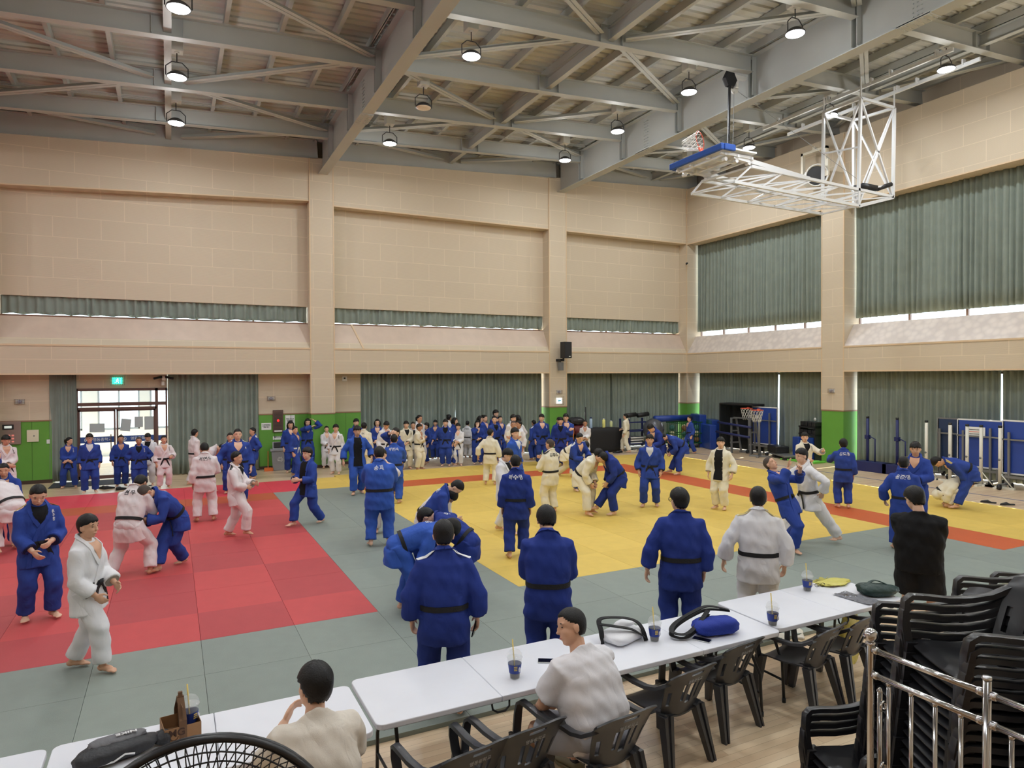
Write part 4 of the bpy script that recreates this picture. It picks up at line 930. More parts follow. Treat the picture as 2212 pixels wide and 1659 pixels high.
    for i, s in enumerate((1, -1)):
        b.tube([S[i], S[i].lerp(E[i], .4), E[i], E[i].lerp(Wp[i], .35), Wp[i]], [.032*U*sk, .03*U*sk, .024*U*sk, .0245*U*sk, .0165*U], 12)
        fa_ = (Wp[i]-E[i]).normalized(); inn = (-ty*.9-tx*s*.45) if arms[i] in ('belt', 'clasp', 'hips', 'face', 'head', 'cross') else (-tx*s-ty*.3)
        hd_ = hints[i] if hints and hints[i] else None
        hdir = Vector(hd_[0]).normalized() if hd_ else fa_; pn = Vector(hd_[1]) if hd_ else (inn if abs(inn.dot(hdir)) < .8 else -tz)
        hand(b, Wp[i], hdir, pn, .108*U, curl if not hd_ or len(hd_) < 3 else hd_[2], -s if True else s, fr)
        b.tube([HP[i], HP[i].lerp(K[i], .5), K[i], K[i].lerp(A[i], .3), K[i].lerp(A[i], .75), A[i]], [.055*U*sk, .048*U*sk, .034*U, .036*U, .024*U, .021*U], 12)
        foot(b, A[i], FD[i], .15*U, up[i])
    hh = hsz; c_ = lambda x, y, z: HC+HR @ Vector((x*hh, y*hh, z*hh))
    def he(c, r, n=16, m=12): b.ell(c_(*c), (r[0]*hh, r[1]*hh, r[2]*hh), n, m, rot=HR)
    he((0, -.03, .12), (.335, .41, .38), 20, 14); he((0, .06, -.16), (.275, .30, .335)); he((0, .17, -.385), (.13, .14, .10)); he((.12, .2, -.12), (.13, .14, .15)); he((-.12, .2, -.12), (.13, .14, .15))
    he((0, .37, -.055), (.038, .065, .11)); he((0, .41, -.12), (.06, .06, .045)); he((0, .335, -.27), (.10, .045, .05)); he((.14, .27, .10), (.12, .08, .045)); he((-.14, .27, .10), (.12, .08, .045))
    for s in (1, -1): he((s*.335, -.04, -.06), (.035, .085, .13)); he((s*.35, -.06, -.02), (.04, .05, .08))
    me = remesh(b, vox, 2 if near else 2); me.materials.clear(); me.materials.append(SKIN[skin])
    body = bpy.data.objects.new('person', me); C.objects.link(body); body.location = (g.x, g.y, z0 if pos is None else g.z); body.rotation_euler = (0, 0, rz)
    tag(body, label, 'person', group)
    bvh = BVHTree.FromPolygons([v.co.copy() for v in me.vertices], [tuple(p.vertices) for p in me.polygons])
    def child(nm, mb_or_me, m, smooth=True, parent=body):
        if isinstance(mb_or_me, MB): return mb_or_me.build(nm, m, parent, smooth)
        mb_or_me.materials.clear(); mb_or_me.materials.append(m); o = bpy.data.objects.new(nm, mb_or_me); C.objects.link(o); o.parent = parent; return o
    # --- hair
    hm = MB(); n, k = 40, 26; vs = []; buzz = hair == 'buzz'; th = {'short': .10, 'buzz': .022, 'bowl': .16, 'crop': .06, 'fluffy': .17, 'pony': .07, 'bob': .1, 'long': .09, 'bun': .07}[hair]
    for i in range(k+1):
        t = pi*i/k
        for j in range(n):
            p = 2*pi*j/n; x, y, z = sin(t)*sin(p), sin(t)*cos(p), cos(t); az_ = abs(((p+pi) % (2*pi))-pi)/pi
            fl = {'buzz': .42, 'crop': .40, 'short': .20, 'bowl': .10, 'fluffy': .12, 'pony': .42, 'bob': .34, 'long': .36, 'bun': .42}[hair]
            q = az_; ln = fl+(-.12-fl)*min(1, max(0, (q-.20)/.22)) if q < .45 else -.12+(-.78+.12)*min(1, (q-.45)/.2)
            if hair in ('bob', 'long') and q > .36: ln = -.75
            m_ = z-ln+.05*sin(11*p+sd)*(hair not in ('buzz', 'crop')); w_ = min(1, max(0, (m_+.02)/.10)); f_ = 1+(-.09)*(1-w_)+th*w_*(1+.12*sin(7*p+sd)*sin(5*t)+(.06*sin(19*p+sd) if hair in ('fluffy', 'short', 'bowl') else 0))
            zz = z*(1+.28*min(1, max(0, (q-.4)/.2))) if z < 0 else z; vs.append(c_(x*.335*f_, -.03+y*.41*f_, .12+zz*.38*f_*1.03))
    hm.add(vs, [(i*n+j, i*n+(j+1) % n, (i+1)*n+(j+1) % n, (i+1)*n+j) for i in range(k) for j in range(n)])
    if hair == 'pony': hm.tube([c_(0, -.42, .22), c_(0, -.58, .15), c_(0, -.6, -.1), c_(0, -.52, -.5)], [.07*hh, .13*hh, .12*hh, .03*hh], 10)
    if hair == 'bun': hm.ell(c_(0, -.42, .38), .16*hh)
    if hair in ('bob', 'long'):
        lz = -.42 if hair == 'bob' else -.75
        for s in (1, -1): hm.tube([c_(s*.30, -.02, .2), c_(s*.37, -.02, -.15), c_(s*.34, -.05, lz)], [.12*hh, .13*hh, .07*hh], 10)
        hm.tube([c_(0, -.35, .2), c_(0, -.38, -.15), c_(0, -.3, lz)], [.2*hh, .24*hh, .16*hh], 12)
    child('hair', hm, M_buzz if buzz else M_hair)
    # --- face
    if face:
        for s in (1, -1):
            for nm, (x, z, r, m_) in dict(eye=(.135, .015, (.058, .022, .017), M_eye), eyebrow=(.14, .115, (.085, .018, .016), M_hair)).items():
                q = bvh.ray_cast(c_(s*x, 1.2, z), -(HR @ Y)); e = MB()
                if q[0]: e.ell(q[0]-(HR @ Y)*hh*.006, (r[0]*hh, r[1]*hh, r[2]*hh), 10, 6, rot=HR @ Matrix.Rotation(rad(s*(6 if nm == 'eye' else 8)), 3, 'Y')); child(nm, e, m_)
        q = bvh.ray_cast(c_(0, 1.2, -.275), -(HR @ Y))
        if q[0]: e = MB(); e.ell(q[0]-(HR @ Y)*hh*.01, (.088*hh, .022*hh, .022*hh), 10, 6, rot=HR); child('mouth', e, M_lip)
    if glasses:
        e = MB()
        for s in (1, -1): e.tube([c_(s*(.15+.115*cos(a)), .40, .0+.1*sin(a)) for a in np.linspace(0, 2*pi, 17)[:-1]], .012*hh, 6, closed=True); e.tube([c_(s*.265, .40, .02), c_(s*.35, .1, .02), c_(s*.355, -.08, .0)], .012*hh, 6)
        e.tube([c_(-.035, .41, .02), c_(.035, .41, .02)], .012*hh, 6); child('eyeglasses', e, M_eye)
    # --- clothing
    G = GI[gi]; cv = .0125 if near else .0165; w2 = wd
    def ringpts(t, ang, ex=2.5):
        i = 0
        while i < len(RG)-2 and t > RG[i+1][0]: i += 1
        q = (t-RG[i][0])/(RG[i+1][0]-RG[i][0]); q = min(max(q, 0), 1); c0 = RG[i][1].lerp(RG[i+1][1], q); a = RG[i][2]*(1-q)+RG[i+1][2]*q; bb = RG[i][3]*(1-q)+RG[i+1][3]*q; fx_ = RG[i][4].lerp(RG[i+1][4], q); fy_ = RG[i][5].lerp(RG[i+1][5], q)
        sx, cy = sin(ang), cos(ang); c0 = c0-tz*cy*.026*U*min(1, max(0, (t-.285)/.03)); return c0+fx_*a*math.copysign(abs(sx)**(2/ex), sx)*U+fy_*bb*math.copysign(abs(cy)**(2/ex), cy)*U
    thd = ((K[0]-HP[0]).normalized()+(K[1]-HP[1]).normalized()).normalized(); dn = (thd*.65-tz*.35).normalized(); kx = px; ky = (-dn).cross(kx); ky = ky if ky.dot(Y) > -.2 else -ky
    tee = dress != 'gi'; sp = abs((A[0]-A[1]).length)/U
    RG = [(-.115, P_+dn*.138*U, (.130+.05*max(0, sp-.2))*w2**.7, (.088+.06*max(0, sp-.25))*w2, kx, ky), (-.03, P_+dn*.03*U, .121*w2**.7, .084*w2, kx, ky), (.045, P_+tz*.045*U, .107*w2, .077*w2, tx, ty), (.12, P_+tz*.12*U, .118*w2, .083*w2, tx, ty), (.20, P_+tz*.20*U, .118*w2**.8, .083*w2, tx, ty), (.262, P_+tz*.262*U, .108*w2**.6, .074*w2**.6, tx, ty), (.292, P_+tz*.292*U, .080, .056, tx, ty), (.318, P_+tz*.326*U-ty*.004*U, .047, .045, tx, ty)]
    if tee: RG[-1] = (.318, P_+tz*.305*U-ty*.002*U, .052, .05, tx, ty); RG[0] = (-.115, P_+dn*.05*U, .112*w2, .082*w2, kx, ky); RG[1] = (-.03, P_+dn*.02*U, .112*w2, .082*w2, kx, ky); RG[2] = (.045, P_+tz*.045*U, .112*w2, .084*w2, tx, ty)
    jm = MB(); n = 20
    vs = [ringpts(r[0], 2*pi*j/n) for r in RG for j in range(n)]; k = len(RG)
    jm.add(vs, [(i*n+j, i*n+(j+1) % n, (i+1)*n+(j+1) % n, (i+1)*n+j) for i in range(k-1) for j in range(n)]+[tuple(range(n))[::-1], tuple((k-1)*n+j for j in range(n))])
    CF = []
    for i, s in enumerate((1, -1)):
        si = S[i]-tx*s*.035*U+tz*-.004*U
        if tee: cu = S[i].lerp(E[i], .78); jm.tube([si, S[i], S[i].lerp(E[i], .45), cu], [.05*U*sk, .051*U*sk, .05*U*sk, .05*U*sk], 14)
        else:
            cu = E[i].lerp(Wp[i], .76); dr = -Z*.006*U; jm.tube([si, S[i], S[i].lerp(E[i], .5)+dr, E[i]+dr, cu+dr], [.048*U, .046*U*sk, .045*U*sk, .045*U*sk, .053*U], 14)
        CF.append(cu)
    jme = remesh(jm, cv, 5, disp=(.0042*U, sd)); jac = child('jacket' if not tee else 'tee_shirt', jme, G)
    jb = BVHTree.FromPolygons([v.co.copy() for v in jme.vertices], [tuple(p.vertices) for p in jme.polygons])
    def snap(p, off, cdir=None):
        q = jb.find_nearest(p); return (q[0]+q[1]*off, q[1]) if q[0] else (p, Z)
    if not tee:
        for i in range(2):                                       # solid sleeve end plugs, inner shade put into their darker colour
            dv = (Wp[i]-E[i]).normalized(); o_ = MB(); o_.cyl(CF[i]-Z*.006*U-dv*.02*U, CF[i]-Z*.006*U+dv*.0035*U, .042*U, 14); child('cuff_shade', o_, mat('sleeve_shade_'+('w' if gi in 'wcp' else 'b'), (150, 146, 140) if gi in 'wcp' else (18, 26, 74), .9), False)
    tm = MB(); tr = GI[pants] if pants else G
    tm.ell(P_-Z*.005*U, (.108*U*w2**.8, .078*U*w2, .075*U), 16, 10)
    for i, s in enumerate((1, -1)):
        if tee: end = K[i].lerp(HP[i], .12); tm.tube([HP[i]+Z*.02*U, HP[i].lerp(K[i], .45), end], [.072*U*sk, .07*U*sk, .068*U*sk], 16)
        else:
            end = K[i].lerp(A[i], .90); tm.tube([HP[i]+Z*.02*U, HP[i].lerp(K[i], .45), K[i], K[i].lerp(A[i], .45), end], [.070*U*sk, .066*U*sk, .059*U*sk, .055*U, .054*U], 16)
    child('shorts' if tee else 'trousers', remesh(tm, cv, 4, disp=(.0040*U, sd+1)), tr)
    def strip(nm, path, w_, off, m_, par=jac, th=.006):
        P2, N2 = [], []
        for p in path: q, nn = snap(p, off); P2.append(q if nm != 'lapel' or (q-p).length < .03*U else p); N2.append(nn)
        return ribbon(nm, P2, w_, th, m_, par, N2)
    D2 = pi/180
    if not tee:
        ow = 26 if open_ else 0
        for s in (-1, 1):
            if open_: an = [(.32, 180), (.32, 145), (.318, 105), (.305, 62), (.27, 34), (.2, 27), (.12, 26), (.045, 28), (-.03, 30), (-.11, 33)]
            elif s < 0: an = [(.32, 180), (.32, 145), (.318, 105), (.305, 60), (.27, 32), (.2, 12), (.14, -4), (.08, -14), (.045, -20), (-.03, -28), (-.11, -34)]
            else: an = [(.32, 180), (.32, 145), (.318, 105), (.305, 60), (.27, 32), (.2, 12), (.165, 3)]
            strip('lapel', [ringpts(t, s*q*D2) for t, q in an], .026*U, .006, G, th=.009)
        if inner or open_ or True:
            iv = MB(); nv, nu = 10, 8; vs = []
            lo = -.10 if open_ else (.17 if inner else .19)
            for a in range(nv+1):
                t = lo+(.312-lo)*a/nv
                if open_: wdt = 25+ (25*max(0, (t-.27)/.045))
                else: wdt = max(1, 29*((t-lo)/(.29-lo)) if t < .29 else 29+25*(t-.29)/.02)
                for c in range(nu+1): q, nn = snap(ringpts(t, (c/nu*2-1)*wdt*D2), .012 if open_ else .0045); vs.append(q)
            iv.add(vs, [(a*(nu+1)+c, a*(nu+1)+c+1, (a+1)*(nu+1)+c+1, (a+1)*(nu+1)+c) for a in range(nv) for c in range(nu)]); child('undershirt' if inner else 'bare_chest', iv, INN[inner] if inner else SKIN[skin])
        if belt and not open_:
            bm_ = MB(); n = 36; vs = []
            hw = .0135*U
            for j in range(n):
                p = ringpts(.045, 2*pi*j/n); q, nn = snap(p, .004); o_ = (q-(P_+tz*.045*U)); o_ = o_-tz*o_.dot(tz); q = P_+tz*.045*U+o_; oo = o_.normalized()*.006
                vs += [q+tz*hw-oo*.8, q+tz*hw+oo, q-tz*hw+oo, q-tz*hw-oo*.8]
            bm_.add(vs, [(j*4+a, ((j+1) % n)*4+a, ((j+1) % n)*4+(a+1) % 4, j*4+(a+1) % 4) for j in range(n) for a in range(4)]); bo = auto_smooth(bm_.build('belt', BELT[belt], body), 50)
            if knot:
                kp, nn = snap(ringpts(.045, 0), .012); km = MB(); km.ell(kp, (.022*U, .014*U, .017*U), 10, 8, rot=T); km.build('knot', BELT[belt], bo, True)
                if tails:
                    for s in (-1, 1):
                        pts = [kp, kp+(tx*s*.035-Z*.03)*U, kp+(tx*s*.06-Z*.09)*U, kp+(tx*s*(.075)-Z*.15)*U]; ribbon('belt_end', pts, .026*U, .007, BELT[belt], bo, [ty]*4)
        def flat_text(txt, ang0, t0, size, m_, vert=False, nm='lettering'):
            try: tmz = text_mesh(txt if not vert else '\n'.join(txt), size, .0008, size*.012)
            except Exception: return
            for v in tmz.vertices:
                x, y = v.co.x, v.co.y; sgn = -1 if abs(ang0) > 1.6 else 1
                p = ringpts(t0+y/U, ang0+sgn*(-1)*(-x)/(.105*U*w2)); q, nn = snap(p, .0035+v.co.z); v.co = q
            child(nm, tmz, m_, False, jac)
        tc = M_txk if gi in 'wcp' else M_txw
        if name_: flat_text(name_, pi, .262, .052*U*.9, tc)
        if chest: flat_text(chest, -42*D2, .225, .028*U, tc, True)
        if stripes:
            for i, s in enumerate((1, -1)):
                for q in (-1, 0, 1):
                    pa = [N.lerp(S[i], f_)+tx*s*(.03*U if f_ > 1 else 0)+tz*.08*U+ty*(q*.017-.022)*U-tz*max(0, f_-1)*.06*U for f_ in (.42, .7, 1.0, 1.25)]
                    strip('shoulder_stripe', pa, .008*U, .0025, {'w': M_txw, 'k': M_txk, 'g': M_txg}[stripes], th=.003)
    return dict(o=body, S=S, E=E, W=Wp, K=K, A=A, P=P_, N=N, HC=HC, HR=HR, U=U, g=g, rz=rz, T=T)
PP = person
DN = ('down', 'down')
# ---- foreground, backs to the camera
P92 = PP(958, 1119, None, None, 182, 'd', 'person in blue judo uniform with white shoulder stripes, back turned, holding a black phone', Hm=1.72, near=1, stripes='w', legs=((.078, -.02), (-.078, .02)), arms=((.07, .03, -.29), (.06, .03, -.29)), wd=1.08, hair='short')
PP(1183, 1086, None, None, 180, 'd', 'person in dark blue judo uniform, back turned, head bowed, before white table', Hm=1.74, near=1, arms=('phone', 'phone'), head=(28, -8), hair='bowl', wd=1.1)
PP(1470, 1051, None, None, 186, 'd', 'person in blue judo uniform with glasses and black wristband, back turned', Hm=1.75, near=1, glasses=1, arms=((.04, .02, -.3), (.10, .0, -.29)), head=(0, -28), hair='bowl', wd=1.1)
PP(1638, 1048, None, None, 184, 'w', 'person in white judo uniform with thin gold shoulder stripes, back turned', Hm=1.72, near=1, stripes='g', arms=((.06, .02, -.29), (.11, .02, -.28)), hair='short', wd=1.1)
PP(1985, 1047, None, None, 172, 'black', 'person in black tee and black shorts standing, arms folded, back turned', Hm=1.76, near=1, dress='tee', pants='short_black', arms=('cross', 'cross'), head=(18, -45), hair='fluffy', wd=1.22, belt=None)
# ---- red mat, near
PP(95, 1035, 82, 1337, 14, 'b', 'person in blue judo uniform adjusting the belt with both hands, head bowed', near=1, arms=((-.03, .15, -.25), (-.055, .14, -.20)), inner='k', head=(28, 8), chest='제주영', legs=((.07, -.03), (-.08, .03)), hair='crop', stripes='g')
PP(205, 1103, 194, 1447, 62, 'w', 'person in white judo uniform walking right at the red mat edge', near=1, arms=((-.01, .10, -.27), (-.05, .15, -.235)), legs=((.045, .10), (-.045, -.13)), head=(2, 10), hair='short', skin='b')
PP(282, 1051, 290, 1243, 150, 'p', 'person in white judo uniform bending, gripping a blue opponent on red mat', Hm=1.70, near=1, name_='현우', lean=22, arms=('grip', 'grip'), legs=((.13, .02), (-.17, -.08)), pel=(-.02, -.05, .46), head=(30, 0), hair='crop', skin='c')
PP(340, 1060, 372, 1226, -62, 'b', 'person in blue judo uniform leaning forward, locked with white opponent on red mat', Hm=1.70, near=1, lean=44, arms=((-.1, .24, -.06), (-.08, .22, -.02)), legs=((-.02, .14), (.06, -.15)), pel=(.02, -.07, .47), head=(22, -18), hair='buzz', skin='b', name_='도윤')
PP(11, 937, None, None, 15, 'p', 'person in white judo uniform with black chest lettering by the red buttoned panel', Hm=1.62, arms=('clasp', 'clasp'), chest='최지호', head=(14, 0), skin='b', hair='bowl')
PP(-16, 944, None, None, 70, 'b', 'person in blue judo uniform mostly cut off by the left photo edge', Hm=1.66)
PP(30, 1016, 14, 1178, -8, 'b', 'boy in blue judo uniform, smiling face above a white clad bent back', Hm=1.60, lean=24, arms=('grip', 'grip'), pel=(0, -.05, .48), head=(-12, -6), hair='crop', skin='b')
PP(8, 1040, 16, 1192, 205, 'p', 'person in white judo uniform bent low at left photo edge, back turned', Hm=1.68, lean=52, arms=('grip', 'grip'), pel=(0, -.12, .47), head=(35, 0), legs=((.1, .03), (-.1, -.05)), wd=1.1)
# ---- before the door
PP(128, 943, 143, 1055, -8, 'b', 'girl in blue judo uniform with ponytail, hands clasped, beside the glass door', arms=('clasp', 'clasp'), head=(0, -62), hair='pony', chest='이수민', legs=((.05, -.0), (-.15, .0)), skin='b')
PP(186, 935, 194, 1065, 0, 'b', 'person in blue judo uniform and glasses standing before the glass door', glasses=1, inner='w', hair='bowl', legs=((.07, 0), (-.08, 0)), wd=1.08)
PP(270, 938, 262, 1051, 5, 'b', 'person in blue judo uniform behind the one with hands on hips', arms=('rel', 'down'), skin='c', hair='crop')
PP(298, 942, 301, 1057, 0, 'b', 'person in blue judo uniform with hands on hips before the door', arms=('hips', 'hips'), skin='c', hair='buzz', wd=1.15, chest='강민재', inner='k', stripes='w')
PP(308, 932, 322, 1049, -15, 'w', 'person in white judo uniform, head bowed, half hidden by the hands on hips one', head=(25, 0), hair='short', skin='b', inner='k')
PP(350, 939, 354, 1055, 12, 'p', 'person in white judo uniform with black belt tails before right door frame', arms=('down', (.0, .17, -.17)), chest='정우진', hair='crop', skin='b', legs=((.07, 0), (-.08, 0)))
PP(424, 925, 418, 1048, 118, 'p', 'person in white judo uniform seen from behind, looking right, before the curtain', arms=('down', 'belt'), hair='crop', skin='b', head=(0, -10), legs=((.06, .1), (-.06, -.06)))
PP(455, 953, 452, 1064, 70, 'p', 'person in white judo uniform bowing, hidden behind a standing white back', Hm=1.62, lean=50, arms=('grip', 'down'), pel=(0, -.12, .5), head=(30, 0), hair='short')
PP(470, 951, 444, 1127, 184, 'p', 'person in white judo uniform with three black letters on the back, head bowed', name_='허연우', arms=('belt', 'down'), head=(30, 0), hair='crop', skin='c', legs=((.09, 0), (-.09, .02)))
PP(513, 924, None, None, 6, 'b', 'big person in blue judo uniform with bare chest and white shoulder stripes', Hm=1.78, wd=1.15, arms=('out', 'rel'), stripes='w', hair='crop', chest='한', skin='a')
PP(497, 933, None, None, 5, 'b', 'boy in blue judo uniform behind the big bare chested one', Hm=1.56, stripes='w', hair='crop', skin='b')
PP(540, 922, 548, 1034, -65, 'b', 'person in blue judo uniform with hand on hip, facing left, by the curtain end', arms=('hips', 'hips'), stripes='w', hair='crop', skin='b')
PP(527, 971, 512, 1160, 72, 'p', 'person in white judo uniform with black shoulder stripes stepping right on red mat', arms=('belt', (-.05, .2, -.16)), stripes='k', hair='crop', skin='b', legs=((.045, .11, .03), (-.045, -.13)), up=(.0, 0), belt=None, inner='k')
PP(634, 906, 628, 1021, 15, 'b', 'girl in blue judo uniform with long black hair by the wall notice', hair='long', arms=('down', 'belt'), head=(16, 10))
PP(648, 919, 640, 1029, 65, 'b', 'boy in blue judo uniform with white belt beside the trash bin', belt='w', hair='crop', skin='b', head=(0, 30), legs=((.06, .05), (-.06, -.1)))
PP(664, 902, None, None, 8, 'b', 'girl in blue judo uniform stretching both arms to one side', Hm=1.66, hair='bob', arms=((-.17, .10, .06), (.03, .04, .17)), elbows=((.2, 1, 0), (1, .2, -.2)), head=(10, 0), chest='김')
PP(672, 957, 664, 1133, -52, 'b', 'person in blue judo uniform and black shirt striding left from grey onto red mat', inner='k', hair='bowl', arms=((-.03, .17, -.17), (-.05, .17, -.16)), legs=((.05, .16), (-.05, -.19)), pel=(0, -.02, .475), open_=1, name_=None)
PP(712, 919, 706, 1011, 8, 'w', 'girl in white judo uniform half hidden by a boy at green wall', hair='bun', arms=('clasp', 'down'))
PP(727, 916, 726, 1024, -18, 'w', 'boy in white judo uniform with black belt by the green wall', hair='bowl', chest='박예준', kid=.5, head=(0, -25))
# ---- crowd before the long curtain
GR = 'judo people waiting before the long curtain'
PP(769, 903, None, None, 14, 'b', 'person in blue judo uniform at the curtain start beside green wall', Hm=1.66, group=GR, hair='bowl', wd=1.1, arms=('belt', 'belt'))
PP(786, 911, None, None, 165, 'c', 'person in white judo uniform, back turned, behind the open blue jacket', Hm=1.6, group=GR, hair='crop', name_='이')
PP(783, 917, 772, 1067, 8, 'l', 'person in open blue judo jacket over black shirt walking toward camera', open_=1, inner='k', arms=((.10, .03, -.28), (.10, .06, -.25)), hair='bowl', skin='b', head=(8, 0), belt=None, legs=((.06, .06), (-.06, -.06)))
PP(815, 904, None, None, 0, 'b', 'girl in blue judo uniform with chin length hair before the curtain', Hm=1.6, group=GR, hair='bob', arms=('clasp', 'clasp'))
PP(833, 906, None, None, 30, 'w', 'person in white judo uniform looking down, before the curtain', Hm=1.66, group=GR, hair='short', head=(28, 15), skin='b')
PP(856, 922, None, None, -50, 'b', 'person in blue judo uniform facing left with one arm raised overhead', Hm=1.7, hair='short', arms=('head', 'down'), head=(0, -10))
PP(837, 936, 852, 1088, 176, 'l', 'person in bright blue judo uniform, back turned, behind the big back', name_='박민석', hair='crop', skin='b', arms=('fwd', 'fwd'))
PP(833, 960, 817, 1180, 178, 'l', 'big person in blue judo uniform, back turned, gripped by white sleeves', wd=1.22, arms=('grip', 'grip'), name_='송재', head=(22, 0), hair='short', legs=((.10, .03), (-.07, .0)))
PP(826, 968, 826, 1150, 5, 'p', 'person in white judo uniform hidden behind the big blue back', Hm=1.62, arms=((-.05, .24, .02), (-.03, .2, .03)), hair='short', head=(10, 0))
PP(872, 908, 878, 1013, 15, 'c', 'person in cream white judo uniform with black vertical chest lettering', group=GR, chest='이준서', hair='bowl', inner='k', arms=('down', 'clasp'), head=(0, 12))
PP(890, 910, 893, 1010, 0, 'w', 'girl in white judo uniform between two cream uniforms', group=GR, hair='bun', inner='k', skin='b')
PP(905, 895, None, None, 45, 'w', 'tall person in white judo uniform with ponytail, turned right', Hm=1.72, group=GR, hair='pony', skin='c')
PP(912, 914, 905, 1015, 58, 'c', 'person in cream judo uniform with arms raised to chest, facing right', group=GR, hair='bowl', skin='c', arms=('cross', 'cross'))
PP(923, 912, 923, 1001, -70, 'b', 'boy in blue judo uniform facing left beside the cream uniform', group=GR, hair='bowl')
PP(931, 906, 941, 992, -8, 'b', 'boy in blue judo uniform with white chest lettering at the curtain seam', group=GR, hair='bowl', chest='윤하', arms=('clasp', 'clasp'), skin='b')
PP(969, 894, None, None, 145, 'w', 'person in white judo uniform with dark bun, turned away', Hm=1.66, group=GR, hair='bun', skin='c', name_='김')
PP(971, 904, 963, 1007, -4, 'b', 'stocky person in blue judo uniform and black shirt with belt tied', group=GR, wd=1.22, hair='bowl', inner='k', chest='최', arms=('out', 'down'))
PP(981, 901, None, None, 78, 'b', 'person in blue judo uniform seen in profile behind the stocky one', Hm=1.62, group=GR, hair='bob')
PP(993, 914, 990, 1006, -6, 'w', 'small boy in white judo uniform holding a black belt end', group=GR, hair='bowl', kid=.6, arms=('belt', 'clasp'))
PP(1013, 908, 1010, 990, 160, 'w', 'person in white judo uniform with black back lettering among the crowd', group=GR, hair='crop', name_='전재민', skin='c')
PP(1028, 906, 1031, 1003, 14, 'b', 'girl in blue judo uniform covering her face with one sleeve', group=GR, hair='long', arms=('face', 'belt'), head=(10, 0))
PP(1036, 897, None, None, 80, 'b', 'girl in blue judo uniform in profile behind the covered face', Hm=1.62, group=GR, hair='bob')
PP(1046, 895, None, None, 55, 'b', 'person in blue judo uniform looking right, center of the crowd', Hm=1.65, group=GR, hair='bun')
PP(1068, 897, None, None, 30, 'b', 'girl in blue judo uniform with ponytail and white chest lettering', Hm=1.66, group=GR, hair='pony', chest='서윤', inner='k', head=(0, 25))
PP(1070, 884, None, None, 50, 'd', 'tallest person of the crowd, dark hair above the ponytail girl', Hm=1.80, group=GR, hair='bowl')
PP(1080, 897, None, None, 40, 'b', 'boy in blue judo uniform right of the ponytail girl', Hm=1.6, group=GR, hair='crop', head=(0, 20))
PP(1054, 925, 1058, 1048, 166, 'c', 'person in cream white judo uniform, back turned, on the yellow mat edge', hair='crop', skin='b', arms=((.06, .02, -.29), (.12, .0, -.26)), head=(0, 35), legs=((.09, 0), (-.08, .02)))
PP(1108, 894, None, None, 35, 'w', 'person in white judo uniform, dark fringe, behind the buzz cut', Hm=1.72, group=GR, hair='bowl')
PP(1119, 895, None, None, -125, 'w', 'person in white judo uniform with black bob, turned away, arm raised', Hm=1.7, group=GR, hair='bob', arms=('hips', 'face'))
PP(1109, 907, None, None, 4, 'c', 'person in cream judo uniform with buzz cut and folded arms', Hm=1.66, group=GR, hair='buzz', skin='c', arms=('cross', 'cross'))
PP(1122, 907, None, None, -55, 'w', 'person in white judo uniform with shaved sides, facing left', Hm=1.6, group=GR, hair='crop', skin='c')
PP(1111, 922, None, None, 55, 'l', 'person in bright blue judo uniform with bowl haircut, in profile', Hm=1.74, hair='bowl', inner='w', head=(0, 15))
PP(1122, 963, 1096, 1150, 60, 'w', 'person in loose white judo jacket half hidden behind a blue back', hair='bowl', legs=((.05, .08), (-.05, -.16)), belt=None, head=(24, 0), arms=('belt', 'down'), inner='k', Hm=1.64)
PP(1131, 979, 1113, 1204, 177, 'd', 'person in blue judo uniform with three white letters on the back', name_='박수영', hair='crop', skin='b', near=1, legs=((.07, .07), (-.05, -.05)), arms=DN, head=(14, -10))
PP(1180, 946, 1190, 1108, -140, 'c', 'person in cream white judo uniform with shaved head and back lettering', name_='김주호', hair='buzz', skin='b', stripes='k', arms=('fwd', 'belt'), head=(0, -15))
PP(1158, 906, 1154, 994, -135, 'b', 'boy in blue judo uniform, back turned, facing left by the pilaster', group=GR, hair='crop', skin='c', stripes='w', arms=('hips', 'down'))
PP(1170, 893, None, None, 12, 'b', 'person in blue judo uniform beside the green pilaster edge', Hm=1.7, group=GR, hair='bowl', chest='조민', head=(0, 20))
PP(1201, 899, 1207, 996, 15, 'b', 'person in blue judo uniform wiping the nose before green pilaster', group=GR, hair='crop', skin='b', arms=('down', 'face'), head=(10, 0))
PP(1211, 900, None, None, 0, 'd', 'person in dark uniform behind the nose wiping one', Hm=1.62, group=GR, hair='bowl', inner='k')
PP(1231, 892, 1224, 1006, 12, 'b', 'big person in blue judo uniform with folded arms beside the bags', group=GR, wd=1.2, hair='bowl', arms=('cross', 'cross'), stripes='w', head=(0, 25), legs=((.09, 0), (-.07, 0)))
PP(1264, 907, None, None, -4, 'w', 'small boy in white judo uniform before the heap of bags', Hm=1.40, group=GR, kid=.5, skin='c', hair='crop', belt='g', arms=('clasp', 'clasp'))
# ---- grappling pairs on the yellow mat
PP(1292, 941, 1246, 1059, 48, 'b', 'person in blue judo uniform with open mouth, clinching at middle of yellow mat', Hm=1.68, lean=26, side=14, arms=('grip', 'grip'), hair='crop', head=(-5, 10), legs=((.1, .05), (-.12, -.05)), pel=(.03, 0, .48), stripes='w')
PP(1272, 964, 1222, 1030, 80, 'c', 'person in cream judo uniform bent low under the blue clinch', Hm=1.66, lean=62, arms=('grip', 'grip'), hair='short', head=(20, 0), pel=(.0, -.02, .42), legs=((.08, .12), (-.1, -.2)))
PP(1298, 969, 1272, 1111, 66, 'c', 'person in cream judo uniform bent forward, gripping the sleeve of blue opponent', Hm=1.72, lean=46, arms=((-.06, .2, -.2), (-.06, .21, -.18)), hair='short', head=(26, 0), legs=((.1, .02), (-.07, -.02)), pel=(.01, -.13, .485), near=1, skin='b')
